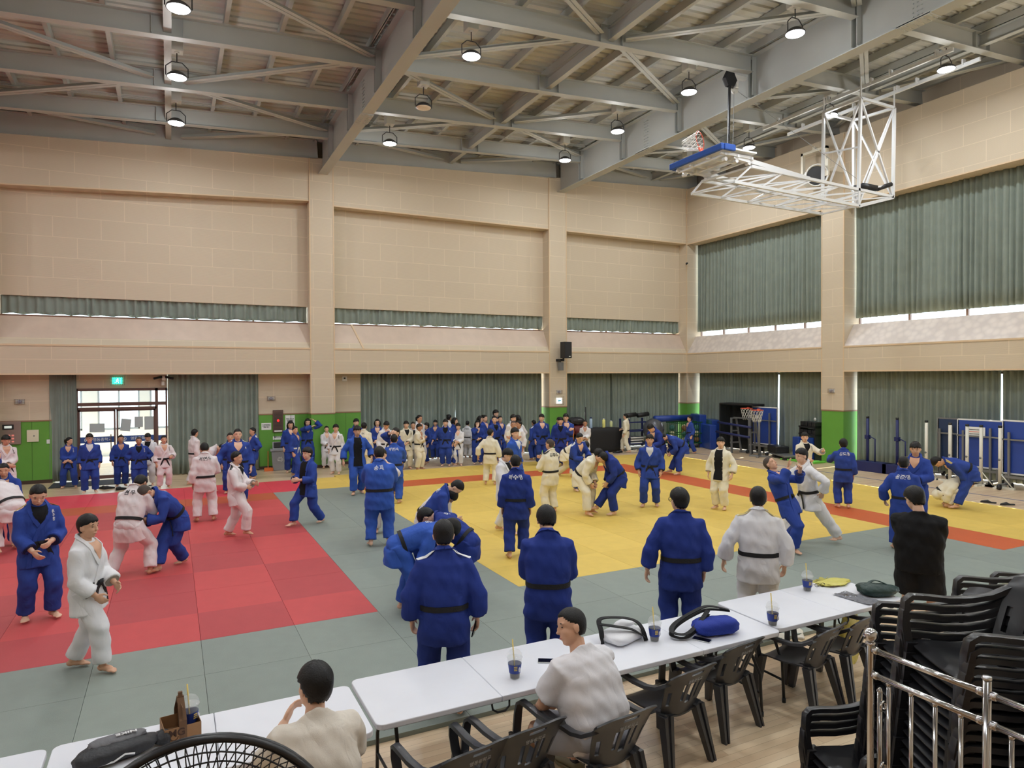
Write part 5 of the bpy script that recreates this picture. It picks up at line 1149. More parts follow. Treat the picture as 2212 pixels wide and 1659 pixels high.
PP(1309, 966, 1314, 1112, -70, 'd', 'person in dark blue judo uniform bent toward cream opponent, one foot sweeping', Hm=1.72, lean=38, arms=((-.06, .18, -.22), (-.05, .2, -.2)), hair='crop', head=(24, 0), legs=((.06, .15, .03), (-.05, -.06)), pel=(.0, -.16, .48), near=1)
PP(1339, 892, 1350, 977, -105, 'c', 'person in white judo uniform walking left along the sports equipment', hair='crop', arms=('belt', 'down'), legs=((.05, .08), (-.05, -.14)))
PP(1398, 936, 1403, 1094, 0, 'b', 'person in faded blue judo uniform standing and facing camera on yellow mat', inner='w', hair='bowl', skin='b', arms=((.05, .03, -.29), (.05, .03, -.29)), legs=((.08, .03), (-.09, -.03)), knot=1)
PP(1410, 913, 1418, 1025, -38, 'd', 'person in dark blue judo uniform leaning, head against the bent one', Hm=1.74, lean=34, hair='short', arms=('grip', 'grip'), head=(15, 0), pel=(0, -.1, .5), legs=((.1, .03), (-.08, -.05)))
PP(1432, 925, 1456, 1025, -72, 'b', 'person in blue judo uniform bent over with white letters on the back', Hm=1.72, lean=64, hair='short', arms=('grip', 'grip'), head=(10, 10), pel=(0, -.17, .5), legs=((.09, .04), (-.09, -.06)), name_='한민')
PP(1483, 897, 1489, 980, -62, 'b', 'boy in blue judo uniform walking left before the ball cart', hair='crop', skin='b', legs=((.05, .1), (-.05, -.14)))
PP(1550, 942, 1557, 1100, -22, 'c', 'person in open cream judo jacket over black shirt on yellow mat', open_=1, inner='k', hair='bowl', skin='a', arms=((.07, .02, -.29), (.07, .03, -.28)), belt=None, head=(0, -22))
# ---- right side
PP(1640, 1015, 1706, 1191, 66, 'b', 'person in blue judo uniform leaning back from a white opponent', Hm=1.70, near=1, lean=-24, arms=((.0, .2, .05), (-.02, .22, .0)), hair='buzz', head=(-14, 0), legs=((.06, .06), (-.07, -.10)), pel=(0, -.03, .48), skin='b', hints=((Vector((.1, .2, 1)), Vector((0, 1, 0)), .1), None))
PP(1738, 976, 1752, 1172, -62, 'w', 'person in white judo uniform lunging left, pushing the blue opponent', Hm=1.78, near=1, lean=10, arms=((-.0, .25, -.02), (.05, -.06, -.22)), hair='short', head=(-2, -8), legs=((.05, .22), (-.06, -.27)), pel=(0, .02, .47), belt='k')
PP(1753, 932, 1738, 1070, 32, 'c', 'person in cream judo uniform reaching an arm toward a blue partner', hair='bowl', inner='k', arms=('belt', (.06, .24, -.05)), chest='장민호', head=(0, 25))
PP(1808, 946, 1822, 1098, -168, 'b', 'person in blue judo uniform, back turned, holding the cream partner', name_='김도윤', hair='bowl', arms=('down', (.0, .25, -.06)), skin='a')
PP(1978, 951, None, None, -10, 'b', 'person in blue judo uniform with gold shoulder stripes, facing camera', Hm=1.72, hair='bowl', arms=('belt', 'belt'), stripes='g', skin='b', head=(10, -5))
PP(1967, 983, 1950, 1190, 176, 'b', 'person in blue judo uniform with white back lettering, behind the black tee', name_='윤준영', hair='crop', skin='b', near=1, legs=((.09, .0), (-.08, .03)), arms=((.05, .03, -.3), (.08, .06, -.26)))
PP(2025, 991, 2060, 1098, -72, 'b', 'person in blue judo uniform bending down over someone on the mat', Hm=1.72, lean=72, arms=((-.06, .14, -.28), (-.05, .17, -.27)), hair='short', head=(15, 0), pel=(.02, -.2, .5), legs=((.06, .02), (-.05, -.02)), skin='b', stripes='g', name_='민')
PP(2018, 1042, 2036, 1094, 95, 'c', 'person in cream uniform crouched low on the mat under the bending one', Hm=1.62, lean=50, arms=('low', 'low'), pel=(0, -.05, .17), legs=((.08, .05), (-.08, .03)), head=(25, 0), hair='short')
# ---- the throw beside the near blue back
PP(985, 1112, 876, 1326, 96, 'l', 'person in bright blue judo uniform bent double beside the striped blue back', Hm=1.74, near=1, lean=72, arms=('grip', 'grip'), hair='fluffy', head=(10, 0), pel=(0, -.06, .5), legs=((.09, .02), (-.09, -.02)), name_='감')
PP(1000, 1100, 968, 1296, -110, 'd', 'person in dark blue judo uniform reaching an arm over the bent back', Hm=1.70, near=1, lean=58, arms=((.0, .27, .02), (-.05, .27, -.02)), hair='fluffy', head=(20, 0), pel=(0, -.18, .47), legs=((.1, .05), (-.08, -.05)), name_='이')
PP(972, 1052, 946, 1222, 84, 'b', 'person in blue judo uniform with white back letters, leaning over a white opponent', Hm=1.68, lean=38, arms=('grip', 'low'), hair='crop', head=(28, 8), pel=(0, -.1, .46), legs=((.1, .05), (-.1, -.1)), name_='임예민')
PP(935, 1048, 934, 1216, 50, 'w', 'person in white judo uniform with black stripes gripped under a blue arm', Hm=1.66, lean=50, arms=('grip', 'grip'), hair='short', head=(20, 0), pel=(-.03, -.12, .44), stripes='k')
# ---- the two seated at the tables
cm = PP(0, 0, 0, 0, 0, 'tee_white', 'person in white tee and grey shorts sitting at the tables, looking left', Hm=1.76, near=1, dress='tee', pants='short_grey', belt=None, pos=(2.63, 3.93, 0), rz=rad(12), pel=(0, -.02, .305), lean=24, head=(-8, -68), hair='crop', skin='b', wd=1.26,
   legs=((.10, .23), (-.16, .27)), knees=((.5, 1, .6), (-.5, 1, .6)), arms=((-.10, .24, -.14), (-.02, .25, -.15)), elbows=((1, -.3, -.6), (1, -.2, -.6)))
cw = PP(0, 0, 0, 0, 0, 'tee_cream', 'person in cream tee sitting at the tables, chin resting on one hand', Hm=1.74, near=1, dress='tee', pants='short_black', belt=None, pos=(.74, 3.82, 0), rz=rad(2), pel=(0, .0, .305), lean=24, head=(-18, -22), hair='fluffy', skin='a', wd=1.12,
   legs=((.10, .25), (-.12, .25)), knees=((.2, 1, .8), (-.2, 1, .8)), arms=((-.06, .22, -.15), (-.03, .16, .045)), elbows=((1, .2, -.5), (.7, .5, -1)))
# =====================================================================  WALL FITTINGS, HOOP, GYM EQUIPMENT
M_wht = mat('white_enamel', (226, 228, 226), .4); M_gry = mat('grey_metal', (128, 130, 132), .4, .4); M_dk = mat('dark_plastic', (30, 31, 34), .5); M_brn = mat('brown_metal', (104, 82, 74), .45, .3)
M_navy = mat('navy_paint', (26, 36, 92), .5); M_blue = mat('table_blue', (38, 70, 156), .5, noise=.03, nscale=4); M_vin = mat('blue_vinyl', (34, 66, 150), .35, bump=.2, bscale=20); M_red = mat('rim_orange', (224, 92, 66), .45); M_net = mat('net_white', (226, 224, 216), .8)
M_paper = mat('paper_white', (230, 232, 230), .8); M_ink = mat('ink', (50, 52, 58), .8); M_redl = mat('lamp_red', (230, 40, 40), .3, emit=1.5); M_grn = mat('exit_green', (40, 190, 150), .4, emit=2.2, ecol=(60, 220, 190)); M_lit = mat('sign_lit', (240, 252, 255), .4, emit=1.6)
def cage(name, label, c, w_, h_, d_, n, facing='y', grp=None):
    t = thing(name, label, 'wall fitting', c, 0 if facing == 'y' else rad(-90), grp); m = MB(); r = .006
    for k in range(n+1):
        x = -w_/2+w_*k/n; m.box((x-r/2, -d_, -h_/2), (x+r/2, -d_+r, h_/2))
    for k in range(4): z = -h_/2+h_*k/3; m.box((-w_/2, -d_, z-r/2), (w_/2, -d_+r, z+r/2))
    for x in (-w_/2, w_/2):
        for z in (-h_/2, h_/2): m.box((x-r/2, -d_, z-r/2), (x+r/2, 0, z+r/2))
    m.build('guard', M_brn, t); return t
GS = 'caged alarm speakers on the walls'
for (c, f, lb) in (((-3.79, YR, 2.33), 'y', 'caged alarm speaker left of the glass door'), ((2.89, YR, 2.29), 'y', 'caged alarm speaker right of the door curtain'), ((13.43, YF, 2.36), 'y', 'caged alarm speaker on the middle pilaster above exit arrow'), ((XF, 15.49, 2.44), 'x', 'caged alarm speaker on the right wall pilaster')):
    t = cage('alarm_speaker', lb, c, .24, .14, .07, 6, f, GS); MB().box((-.1, -.03, -.055), (.1, 0, .055)).build('plate', M_wht, t); MB().lathe([(.05, 0), (.045, .025), (.02, .03), (0, .03)], (0, -.03, 0), 20, mtx=Matrix.Rotation(rad(90), 3, 'X')).build('cone', mat('lamp_lilac', (196, 196, 214), .4), t, True)
t = cage('exit_sign', 'green lit exit sign in a cage above the glass door', (-1.42, YR+.05, 2.90), .36, .26, .12, 8)
MB().box((-.13, -.05, -.095), (.13, -.02, .095)).build('panel', M_grn, t)
m = MB(); Y0 = -.054
m.ell((.01, Y0, .055), (.017, .004, .017), 10, 6)
for a, b in (((.005, .035), (-.015, -.01)), ((0, .03), (.045, .01)), ((0, .03), (-.04, .02)), ((-.015, -.01), (.03, -.035)), ((.03, -.035), (.025, -.07)), ((-.015, -.01), (-.035, -.05)), ((-.035, -.05), (-.07, -.055))): m.bar((a[0], Y0, a[1]), (b[0], Y0, b[1]), .014, .006, up=(0, 1, 0))
m.box((.08, Y0, -.08), (.088, Y0+.004, .08)); m.build('running_figure', M_lit, t)
t = cage('exit_arrow_sign', 'lit white sign with left arrow in a cage on middle pilaster', (13.43, YF, 2.02), .36, .30, .1, 8)
MB().box((-.12, -.06, -.11), (.12, -.03, .11)).build('panel', M_lit, t); MB().prism([(-.07, -.064, 0), (-.01, -.064, .05), (-.01, -.064, .016), (.07, -.064, .016), (.07, -.064, -.016), (-.01, -.064, -.016), (-.01, -.064, -.05)], (0, .003, 0)).build('arrow', mat('arrow_cyan', (30, 170, 190), .5, emit=.6), t)
t = thing('exit_sign', 'green exit sign hanging in the bright lobby', 'exit sign', (-1.25, 27, 2.95)); MB().box((-.22, 0, -.12), (.22, .04, .12)).build('panel', M_grn, t); MB().cyl((0, .02, .12), (0, .02, .56), .015).build('rod', M_gry, t)
t = thing('camera_pair', 'two dark security cameras on a white box at door top right', 'security camera', (-.2, YR, 2.93))
MB().box((-.05, -.1, -.03), (.05, 0, .1)).box((-.06, -.06, -.18), (.02, 0, -.06)).build('mount_box', M_wht, t)
for s in (-1, 1): MB().cyl((s*.05, -.12, .08), (s*.26, -.22, .03), .035, 12).build('camera', M_dk, t, True)
t = thing('security_camera', 'small security camera high on the corner column', 'security camera', (19.80, YF-.01, 7.75)); MB().cyl((0, 0, 0), (-.06, -.12, .02), .03).cyl((-.06, -.12, .02), (-.16, -.2, -.02), .04).build('camera', M_dk, t, True)
t = thing('control_panel', 'grey control panel with red lit buttons at left photo edge', 'control panel', (-4.06, YR-.005, 1.46))
MB().box((-.29, -.05, -.32), (.29, 0, .32)).build('housing', mat('panel_taupe', (150, 132, 126), .4, .3), t, bevel=.01); MB().box((-.13, -.056, .1), (.13, -.05, .24)).build('display_bezel', M_dk, t); MB().box((-.085, -.059, .135), (.085, -.056, .205)).build('display', mat('lcd', (214, 224, 218), .4, emit=.5), t)
for i in range(3):
    for j in range(3): MB().box((-.1+.09*i, -.062, -.09-.085*j), (-.045+.09*i, -.05, -.045-.085*j)).build('button', mat('button_red', (232, 140, 130), .4, emit=.35), t)
t = thing('fuse_box', 'cream fuse box door on green panel left of the girl', 'fuse box', (-3.5, YR, 1.36)); MB().box((-.14, -.03, -.17), (.14, 0, .17)).build('door', mat('cream_enamel', (220, 214, 190), .4), t, bevel=.006); MB().ell((.03, -.032, .0), (.02, .01, .02)).build('lock', M_gry, t, True)
o = MB().box((-.04, -.012, -.06), (.04, 0, .06)).build('light_switch', M_wht, bevel=.004); o.location = (-3.14, YR, 1.18); tag(o, 'white light switch beside the narrow gathered curtain', 'switch')
t = thing('thermostat', 'white rounded square panel under the band right of near pilaster', 'thermostat', (5.27, YR, 2.92)); MB().box((-.085, -.03, -.085), (.085, 0, .085)).build('housing', M_wht, t, bevel=.02); MB().box((-.03, -.034, -.01), (.03, -.03, .04)).build('dial', M_ink, t)
t = thing('hydrant_lamp_box', 'brown louvred alarm box with glowing red lamp on green wall', 'alarm box', (3.10, YR, 1.55)); m = MB(); m.box((-.16, -.05, -.36), (.16, 0, .36)); m.build('frame', M_brn, t, bevel=.006)
m = MB()
for k in range(13): m.box((-.13, -.058, -.28+.045*k), (.13, -.05, -.262+.045*k))
m.build('louvre', mat('louvre_dark', (66, 56, 52), .5), t); MB().ell((0, -.06, .02), (.04, .03, .04), 14, 10).build('lamp', M_redl, t, True); MB().box((-.12, -.056, -.34), (.12, -.05, -.30)).build('name_strip', M_paper, t)
def notice(c, w_, h_, rows, label, txt=None, col=None):
    t = thing('wall_notice', label, 'notice', c, 0, 'paper notices on the green wall'); MB().box((-w_/2, -.004, -h_/2), (w_/2, 0, h_/2)).build('sheet', M_paper, t)
    if txt:
        for k, tx_ in enumerate(txt): text_obj(tx_, rows, M_ink, t, Matrix.Translation((0, -.006, h_*.28-k*rows*1.35)) @ Matrix.Rotation(rad(90), 4, 'X'), bold=.001)
notice((2.74, YR, 1.39), .30, .22, .034, 'small white paper notice left of the red lamp box', ['★ 실내 체육관내', '음식물 반입 금지', '( 물은 가능 )']); notice((3.48, YR, 1.46), .30, .54, .036, 'tall white paper notice right of the red lamp box', ['체육관 사용 수칙', '안전사고 예방', '출입문 단속', '소등 확인', '정리 정돈', '관계자외', '출입금지']); notice((3.09, YR, 1.0), .30, .11, .06, 'small white sign above the grey trash bin', ['플라스틱'])
t = thing('trash_bin', 'grey flip lid trash bin against the green wall', 'trash bin', (3.08, 22.78, 0), rad(-6)); m = MB(); m.add([(-.19, -.15, 0), (.19, -.15, 0), (.19, .15, 0), (-.19, .15, 0), (-.24, -.19, .62), (.24, -.19, .62), (.24, .19, .62), (-.24, .19, .62)], [(0, 3, 2, 1), (4, 5, 6, 7), (0, 1, 5, 4), (1, 2, 6, 5), (2, 3, 7, 6), (3, 0, 4, 7)]); m.build('body', mat('bin_grey', (150, 152, 156), .6), t, bevel=.015)
m = MB(); m.box((-.27, -.21, .62), (.27, .21, .68)); m.prism([(-.2, -.16, .68), (-.2, .17, .68), (-.2, .17, .88), (-.2, .1, .9)], (.4, 0, 0)); m.build('lid', MATS['bin_grey'], t, bevel=.01); MB().prism([(-.165, -.11, .735), (.165, -.11, .735), (.165, .06, .88), (-.165, .06, .88)], (0, -.025, .01)).build('flap', M_dk, t)
text_obj('♻', .16, M_paper, t, Matrix.Translation((.02, -.182, .36)) @ Matrix.Rotation(rad(86), 4, 'X'))
t = thing('dustpan', 'orange long handled dustpan leaning beside the trash bin', 'dustpan', (2.74, 22.72, 0)); MB().prism([(-.14, -.1, 0), (.14, -.1, 0), (.1, .1, 0), (-.1, .1, 0)], (0, 0, .1)).build('pan', mat('dustpan_orange', (214, 110, 52), .5), t, bevel=.01); MB().cyl((0, .05, .08), (.03, .3, .6), .012).build('handle', MATS['dustpan_orange'], t)
o = MB().box((-.95, -.5, 0), (.95, .5, .012)).build('door_mat', mat('door_mat_dark', (62, 66, 74), .9, bump=.6, bscale=80)); o.location = (-2.05, 22.45, 0); tag(o, 'dark ribbed door mat before the glass door', 'door mat')
GSh = 'shoes left near the door'
for (px, py, r, m_, lb) in ((221, 1056, 30, M_ksh, 'dark shoe with orange tag at the mat edge'), (236, 1056, -65, M_ksh, 'black sneaker pointing right before the door'), (262, 1058, -60, M_ksh, 'dark sneaker beside the hands on hips person'), (318, 1056, -80, M_wsh, 'cream shoe before the right door frame'), (330, 1055, -100, M_wsh, 'cream shoe nearest to white uniform with belt tails')):
    c = FL(px, py, 0); shoe((c.x, c.y, 0), rad(r), m_, lb, GSh)
GSb = 'shoes left before the equipment table'
for (px, py, r, m_, lb) in ((1321, 972, 80, M_wsh, 'white sneaker under the black cloth table'), (1328, 972, 100, M_wsh, 'white sneaker right of its twin under the black table'), (1331, 979, 70, M_ksh, 'black sneaker before the black cloth table'), (1338, 978, 90, M_ksh, 'black sneaker at heels of the white walker'), (1362, 976, 80, M_wsh, 'white sneaker right of the white walker'), (1370, 975, 95, M_wsh, 'white sneaker nearest the blue trolley')):
    c = FL(px, py, 0); shoe((c.x, c.y, 0), rad(r), m_, lb, GSb)
for i, (px, py) in enumerate(((2135, 1086), (2176, 1091))): c = FL(px, py, 0); shoe((c.x, c.y, 0), rad(20+40*i), M_ksh, ['black slipper on the wood floor, farther from frame edge', 'black slipper on the wood floor, nearer to frame edge'][i], 'black slippers at the mat edge', .3, None, True)
# speakers on the pilaster
t = thing('loudspeaker', 'big black loudspeaker on the middle pilaster', 'loudspeaker', (13.42, YF-.04, 3.96), rad(14)); MB().prism([(-.19, -.52, -.3), (.19, -.52, -.3), (.13, -.2, -.3), (-.13, -.2, -.3)], (0, 0, .62)).build('cabinet', M_dk, t, bevel=.015); MB().box((-.17, -.525, -.27), (.17, -.519, .29)).build('grille', mat('speaker_grille', (40, 40, 43), .8), t); MB().box((.02, -.53, -.25), (.1, -.524, -.22)).build('badge', M_wht, t); MB().box((-.1, -.2, -.42), (.1, .06, -.33)).cyl((0, -.25, -.38), (0, -.25, -.28), .04).build('bracket', M_dk, t)
t = thing('small_loudspeaker', 'small grey loudspeaker hanging below the big black one', 'loudspeaker', (13.40, YF, 3.36), rad(8)); MB().box((-.08, -.26, -.17), (.08, -.1, .15)).build('cabinet', M_gry, t, bevel=.01); MB().tube([(0, 0, .2), (0, -.1, .22), (0, -.18, .15)], .012, 8).build('bracket', M_dk, t)
# ---- basketball hoop folded up under the roof
hp_ = thing('folding_basketball_hoop', 'ceiling mounted basketball hoop folded up, white truss frame and blue padded board', 'basketball hoop', (17.2, 12.7, 7.9)); HB = Vector((17.2, 12.7, 7.9)); L_ = lambda *p: Vector(p)-HB
M_al = mat('white_frame', (226, 229, 232), .35, .1)
fr = MB(); Dp, Cp, Ap, Bp = (16.45, 12.05, 7.48), (17.9, 12.05, 7.88), (16.75, 13.4, 7.9), (18.1, 13.4, 7.95)
Dt, Ct, At, Bt = (16.55, 12.05, 10.38), (17.95, 12.05, 10.36), (16.8, 13.4, 10.5), (18.1, 13.4, 10.5)
for a, b in ((Dp, Dt), (Cp, Ct), (Ap, At), (Bp, Bt), (Dt, Ct), (At, Bt), (Dt, At), (Ct, Bt), (Dp, Cp), (Ap, Bp), (Dp, Ap), (Cp, Bp)): fr.bar(L_(*a), L_(*b), .07)
mid = lambda a, b, q: tuple(Vector(a).lerp(Vector(b), q))
for a, b in ((Dp, Ct), (Dt, Cp), (Dt, Ap), (At, Dp), (Ct, Bp), (Bt, Cp), (mid(Dp, Dt, .55), mid(Ap, At, .55)), (mid(Dp, Dt, .15), mid(Cp, Ct, .15))): fr.bar(L_(*a), L_(*b), .045)
for p in (Dt, Ct, At, Bt): fr.bar(L_(p[0], p[1], p[2]), L_(p[0], p[1], 10.95), .03)
fr.build('mount_frame', M_al, hp_)
ar = MB(); e1, e2 = (12.55, 12.05, 8.02), (11.75, 13.45, 7.93)
ch = [((17.9, 12.05, 7.9), e1), ((16.45, 12.05, 7.5), (12.1, 12.15, 7.62)), ((18.1, 13.4, 7.95), (12.3, 13.45, 8.0)), ((16.75, 13.4, 7.6), (11.9, 13.4, 7.62))]
for a, b in ch: ar.bar(L_(*a), L_(*b), .07)
for k in range(6):
    q = k/5
    for i, j in ((0, 1), (2, 3), (0, 2), (1, 3)): ar.bar(L_(*mid(*ch[i], q)), L_(*mid(*ch[j], q)), .04)
    if k < 5:
        for i, j in ((0, 1), (0, 2), (2, 3)): ar.bar(L_(*mid(*ch[i], q)), L_(*mid(*ch[j], q+.2)), .035)
ar.bar(L_(14.6, 12.1, 7.98), L_(12.0, 12.1, 8.2), .11); ar.bar(L_(14.6, 13.4, 7.98), L_(12.0, 13.4, 8.2), .11)
ar.build('arm', M_al, hp_)
bd = MB(); bd.box(L_(11.56, 11.93, 8.30), L_(12.62, 13.72, 8.34)); bd.build('backboard', mat('board_clear', (236, 240, 244), .25), hp_)
pd = MB(); pd.box(L_(11.46, 11.90, 8.25), L_(11.56, 13.75, 8.40)); pd.box(L_(11.56, 11.88, 8.25), L_(11.9, 11.96, 8.40)); pd.box(L_(11.56, 13.69, 8.25), L_(11.9, 13.77, 8.40)); pd.build('edge_pad', mat('pad_blue', (36, 84, 176), .5), hp_, bevel=.02)
bf = MB()
for y in (12.05, 12.5, 13.1, 13.6): bf.bar(L_(11.58, y, 8.22), L_(12.6, y, 8.22), .06)
for x in (11.7, 12.1, 12.55): bf.bar(L_(x, 12.0, 8.2), L_(x, 13.65, 8.2), .06)
for p in ((11.75, 12.1), (12.1, 12.1), (12.5, 12.1), (11.75, 13.5), (12.5, 13.5)): bf.cyl(L_(p[0], p[1]-.05, 8.1), L_(p[0], p[1]+.05, 8.1), .05, 10)
bf.build('board_frame', M_al, hp_)
def hoop(t, c, R3, r=.225, netlen=.42):
    m = MB(); m.tube([c+R3 @ Vector((r*cos(a), r*sin(a), 0)) for a in np.linspace(0, 2*pi, 33)[:-1]], .010, 8, closed=True); m.box(c+Vector((-.001, -.001, -.001)), c+Vector((.001, .001, .001))); m.build('rim', M_red, t, True)
    n = MB(); k = 12; P = []
    for lv in range(5):
        q = lv/4; rr_ = r*(1-.42*q) if lv < 4 else r*.62; P.append([c+R3 @ Vector((rr_*cos(2*pi*(i+.5*(lv % 2))/k), rr_*sin(2*pi*(i+.5*(lv % 2))/k), -netlen*q-.01)) for i in range(k)])
    for lv in range(4):
        for i in range(k):
            for j in ((i, i-1) if lv % 2 == 0 else (i, i+1)): n.tube([P[lv][i], P[lv+1][j % k]], .006, 5, cap=False)
    n.build('net', M_net, t, True)
c = ONX(1512, 303, 11.95)-HB; hoop(hp_, c, Matrix.Rotation(rad(68), 3, 'Y') @ Matrix.Rotation(rad(25), 3, 'X'))
MB().bar(L_(11.9, 12.85, 8.34), c+Vector((0, .0, -.2)), .1, .04).build('rim_bracket', M_red, hp_)
MB().cyl(L_(17.3, 12.1, 8.06), L_(17.75, 12.0, 8.22), .06, 16).box(L_(16.6, 12.0, 7.98), L_(17.2, 12.3, 8.12)).build('motor', M_dk, hp_, True)
wn_ = thing('hoist_strut', 'black hoist strut and pulley hanging from beam to the hoop', 'hoist', (13.1, 13.35, 10.5)); H2 = Vector((13.1, 13.35, 10.5))
MB().lathe([(0, -.06), (.2, -.06), (.24, 0), (.2, .06), (0, .06)], (-.25, -.3, .05), 6, mtx=Matrix.Rotation(rad(90), 3, 'X')).build('strut_head', M_dk, wn_); MB().cyl((-.25, -.3, 0), Vector((12.35, 12.6, 8.34))-H2, .035, 10).build('rod', M_dk, wn_)
MB().lathe([(0, -.02), (.13, -.02), (.13, .02), (0, .02)], (.0, -.2, -.1), 20, mtx=Matrix.Rotation(rad(90), 3, 'X')).box((-.3, -.35, .12), (.3, -.25, .2)).box((-.04, -.32, -.1), (.04, -.28, .2)).build('pulley', M_wht, wn_); MB().tube([(0, -.2, -.1), Vector((12.6, 12.7, 8.34))-H2], .006, 6).tube([(0, -.1, .0), Vector((17.1, 12.2, 8.1))-H2], .006, 6).build('cable', M_gry, wn_)
for i, x in enumerate((16.98, 18.1)):
    m = MB(); m.bar((x, 9.9, 10.85), (x, 15.8, 10.85), .06, .09)
    for y in (10.3, 11.5, 12.05, 13.4, 15.2): m.box((x-.06, y-.02, 10.85), (x+.06, y+.02, 11.0))
    struct(m.build('ceiling_rail', M_al))
t = thing('air_circulator', 'white drum air circulator under the roof by right wall', 'air circulator', (19.3, 15.75, 9.6)); RT = Matrix.Rotation(rad(-42), 3, 'Z') @ Matrix.Rotation(rad(98), 3, 'X')
MB().lathe([(.3, -.5), (.33, -.48), (.33, .42), (.36, .5), (.33, .5), (.3, .4), (.3, -.4)], (0, 0, 0), 28, mtx=RT).build('drum', M_wht, t, True); MB().lathe([(0, .38), (.29, .38), (.29, .34), (0, .34)], (0, 0, 0), 24, mtx=RT).build('dark_inlet', M_dk, t)
MB().box((-.06, .42, .2), (.06, .5, .9)).box((-.06, -.5, .2), (.06, -.42, .9)).box((-.06, -.5, .82), (.06, .5, .9)).box((-.1, -.6, -.1), (-.02, -.4, .45)).build('bracket', mat('bracket_cream', (222, 216, 200), .5), t); MB().box((-.05, -.05, .9), (.5, .05, 1.0)).build('wall_arm', MATS['bracket_cream'], t)
# ---- table with bags under black cloth
tb = FL(1318, 980, 0); tb.y = 22.1; tb.x = 15.0
o = blob('cloth_covered_table', 'low table covered by a black cloth before the curtain', 'table', (15.1, 22.15, 0), .85, .36, .95, mat('black_cloth', (30, 30, 33), .8, bump=.3, bscale=20), 0, 21, .03, sq=7)
GB = 'sports bags heaped beside the black table'
M_mar = mat('maroon_nylon', (96, 34, 38), .55, noise=.15, nscale=6); M_dgb = mat('dark_nylon', (34, 32, 38), .55); M_org = mat('orange_strap', (206, 122, 48), .6)
for (x, y, z, rx, ry, rz_, m_, lb, sd) in ((14.05, 22.3, 0, .3, .3, .7, M_dgb, 'black sports bag at the bottom of the bag heap', 31), (14.1, 22.28, .68, .36, .28, .42, M_mar, 'maroon sports bag in the middle of the bag heap', 32), (14.0, 22.3, 1.08, .34, .25, .30, M_dgb, 'dark sports bag with white stripes topping the heap', 33), (13.62, 22.2, .4, .16, .2, .75, M_org, 'orange backpack leaning on the heap behind the boy', 34)):
    o = blob('sports_bag', lb, 'bag', (x, y, z), rx, ry, rz_, m_, .2, sd, .12, group=GB)
    ribbon('strap', spline([(-rx*.8, -ry*.3, rz_*.6), (0, -ry*.95, rz_*.75), (rx*.8, -ry*.3, rz_*.6)], 14), .035, .006, M_wht if sd in (33, 32) else M_dk, o)
for i, (x, c1, h_, lb) in enumerate(((14.55, (170, 196, 222), .42, 'blue white bottle standing on the black table'), (15.15, (232, 228, 138), .36, 'yellow tumbler standing on the black table'), (15.5, (206, 214, 160), .26, 'pale green small bottle on the black table'))):
    t = thing('bottle', lb, 'bottle', (x, 22.1, .945), 0, 'bottles on the black table'); MB().lathe([(0, 0), (.055, 0), (.06, .02), (.06, h_*.8), (.04, h_*.9), (.03, h_*.92)], n=18).build('body', mat('bottle_%d' % i, c1, .3), t, True); MB().lathe([(.04, h_*.9), (.04, h_), (0, h_)], n=16).build('cap', M_wht if i else M_navy, t, True)
t = thing('pole_racket', 'black stick leaning upright behind the black table', 'stick', (14.6, 22.5, .0), 0); MB().cyl((0, 0, 0), (.03, .1, 1.75), .025, 10).build('shaft', M_dk, t, True); MB().cyl((.03, .1, 1.35), (.03, .11, 1.55), .032, 10).build('grip_tape', M_wht, t, True)
# ---- blue trolley, gym ball, ball cart, rolled mats
tr_ = thing('equipment_trolley', 'blue steel trolley with black rollers and books by curtain', 'trolley', (16.7, 22.1, 0)); m = MB()
for x in (-.55, .55):
    for y in (-.3, .3): m.box((x-.03, y-.03, .1), (x+.03, y+.03, 1.25))
for z in (.25, .75): m.box((-.55, -.3, z), (.55, .3, z+.04))
m.box((-.55, -.31, 1.1), (.55, -.27, 1.15)); m.build('frame', M_navy, tr_)
for i in range(2): MB().cyl((-.6+.62*i, -.1, 1.38), (-.05+.62*i, -.05, 1.42), .09, 16).build('foam_roller', M_dk, tr_, True)
for k in range(5): MB().box((-.45, -.28, .29+.05*k), (.1+.03*k, .2, .33+.05*k)).build('book', [M_paper, M_ink, M_paper, M_gry, M_paper][k], tr_)
c = FL(1399, 975, 0); o = MB().ell((0, 0, .42), .42, 28, 20).build('gym_ball', mat('gym_ball_grey', (92, 94, 102), .25, .3), None, True); o.location = (17.15, 21.55, .42); tag(o, 'big shiny grey gym ball in front of blue trolley', 'ball')
bc = thing('ball_cart', 'green wire cart full of balls before corner column', 'ball cart', (18.9, 21.75, 0)); m = MB(); M_gr2 = mat('cart_green', (30, 88, 48), .4)
for z in (.2, .6, 1.05):
    for a, b in (((-.65, -.35), (.65, -.35)), ((.65, -.35), (.65, .35)), ((.65, .35), (-.65, .35)), ((-.65, .35), (-.65, -.35))): m.bar((*a, z), (*b, z), .035)
for k in range(14): x = -.65+1.3*k/13; m.bar((x, -.35, .2), (x, -.35, 1.05), .014); m.bar((x, .35, .2), (x, .35, 1.05), .014)
for k in range(8): y = -.35+.7*k/7; m.bar((.65, y, .2), (.65, y, 1.05), .014); m.bar((-.65, y, .2), (-.65, y, 1.05), .014)
m.box((-.65, -.35, .19), (.65, .35, .2)); m.build('basket', M_gr2, bc)
for x in (-.55, .55):
    for y in (-.28, .28): MB().cyl((x, y-.02, .06), (x, y+.02, .06), .06, 14).box((x-.02, y-.02, .06), (x+.02, y+.02, .2)).build('caster', M_dk, bc, True)
rB = random.Random(4); COL = [mat('ball_brown', (146, 92, 58), .6), mat('ball_cream', (206, 198, 160), .6), mat('ball_teal', (70, 120, 116), .6)]
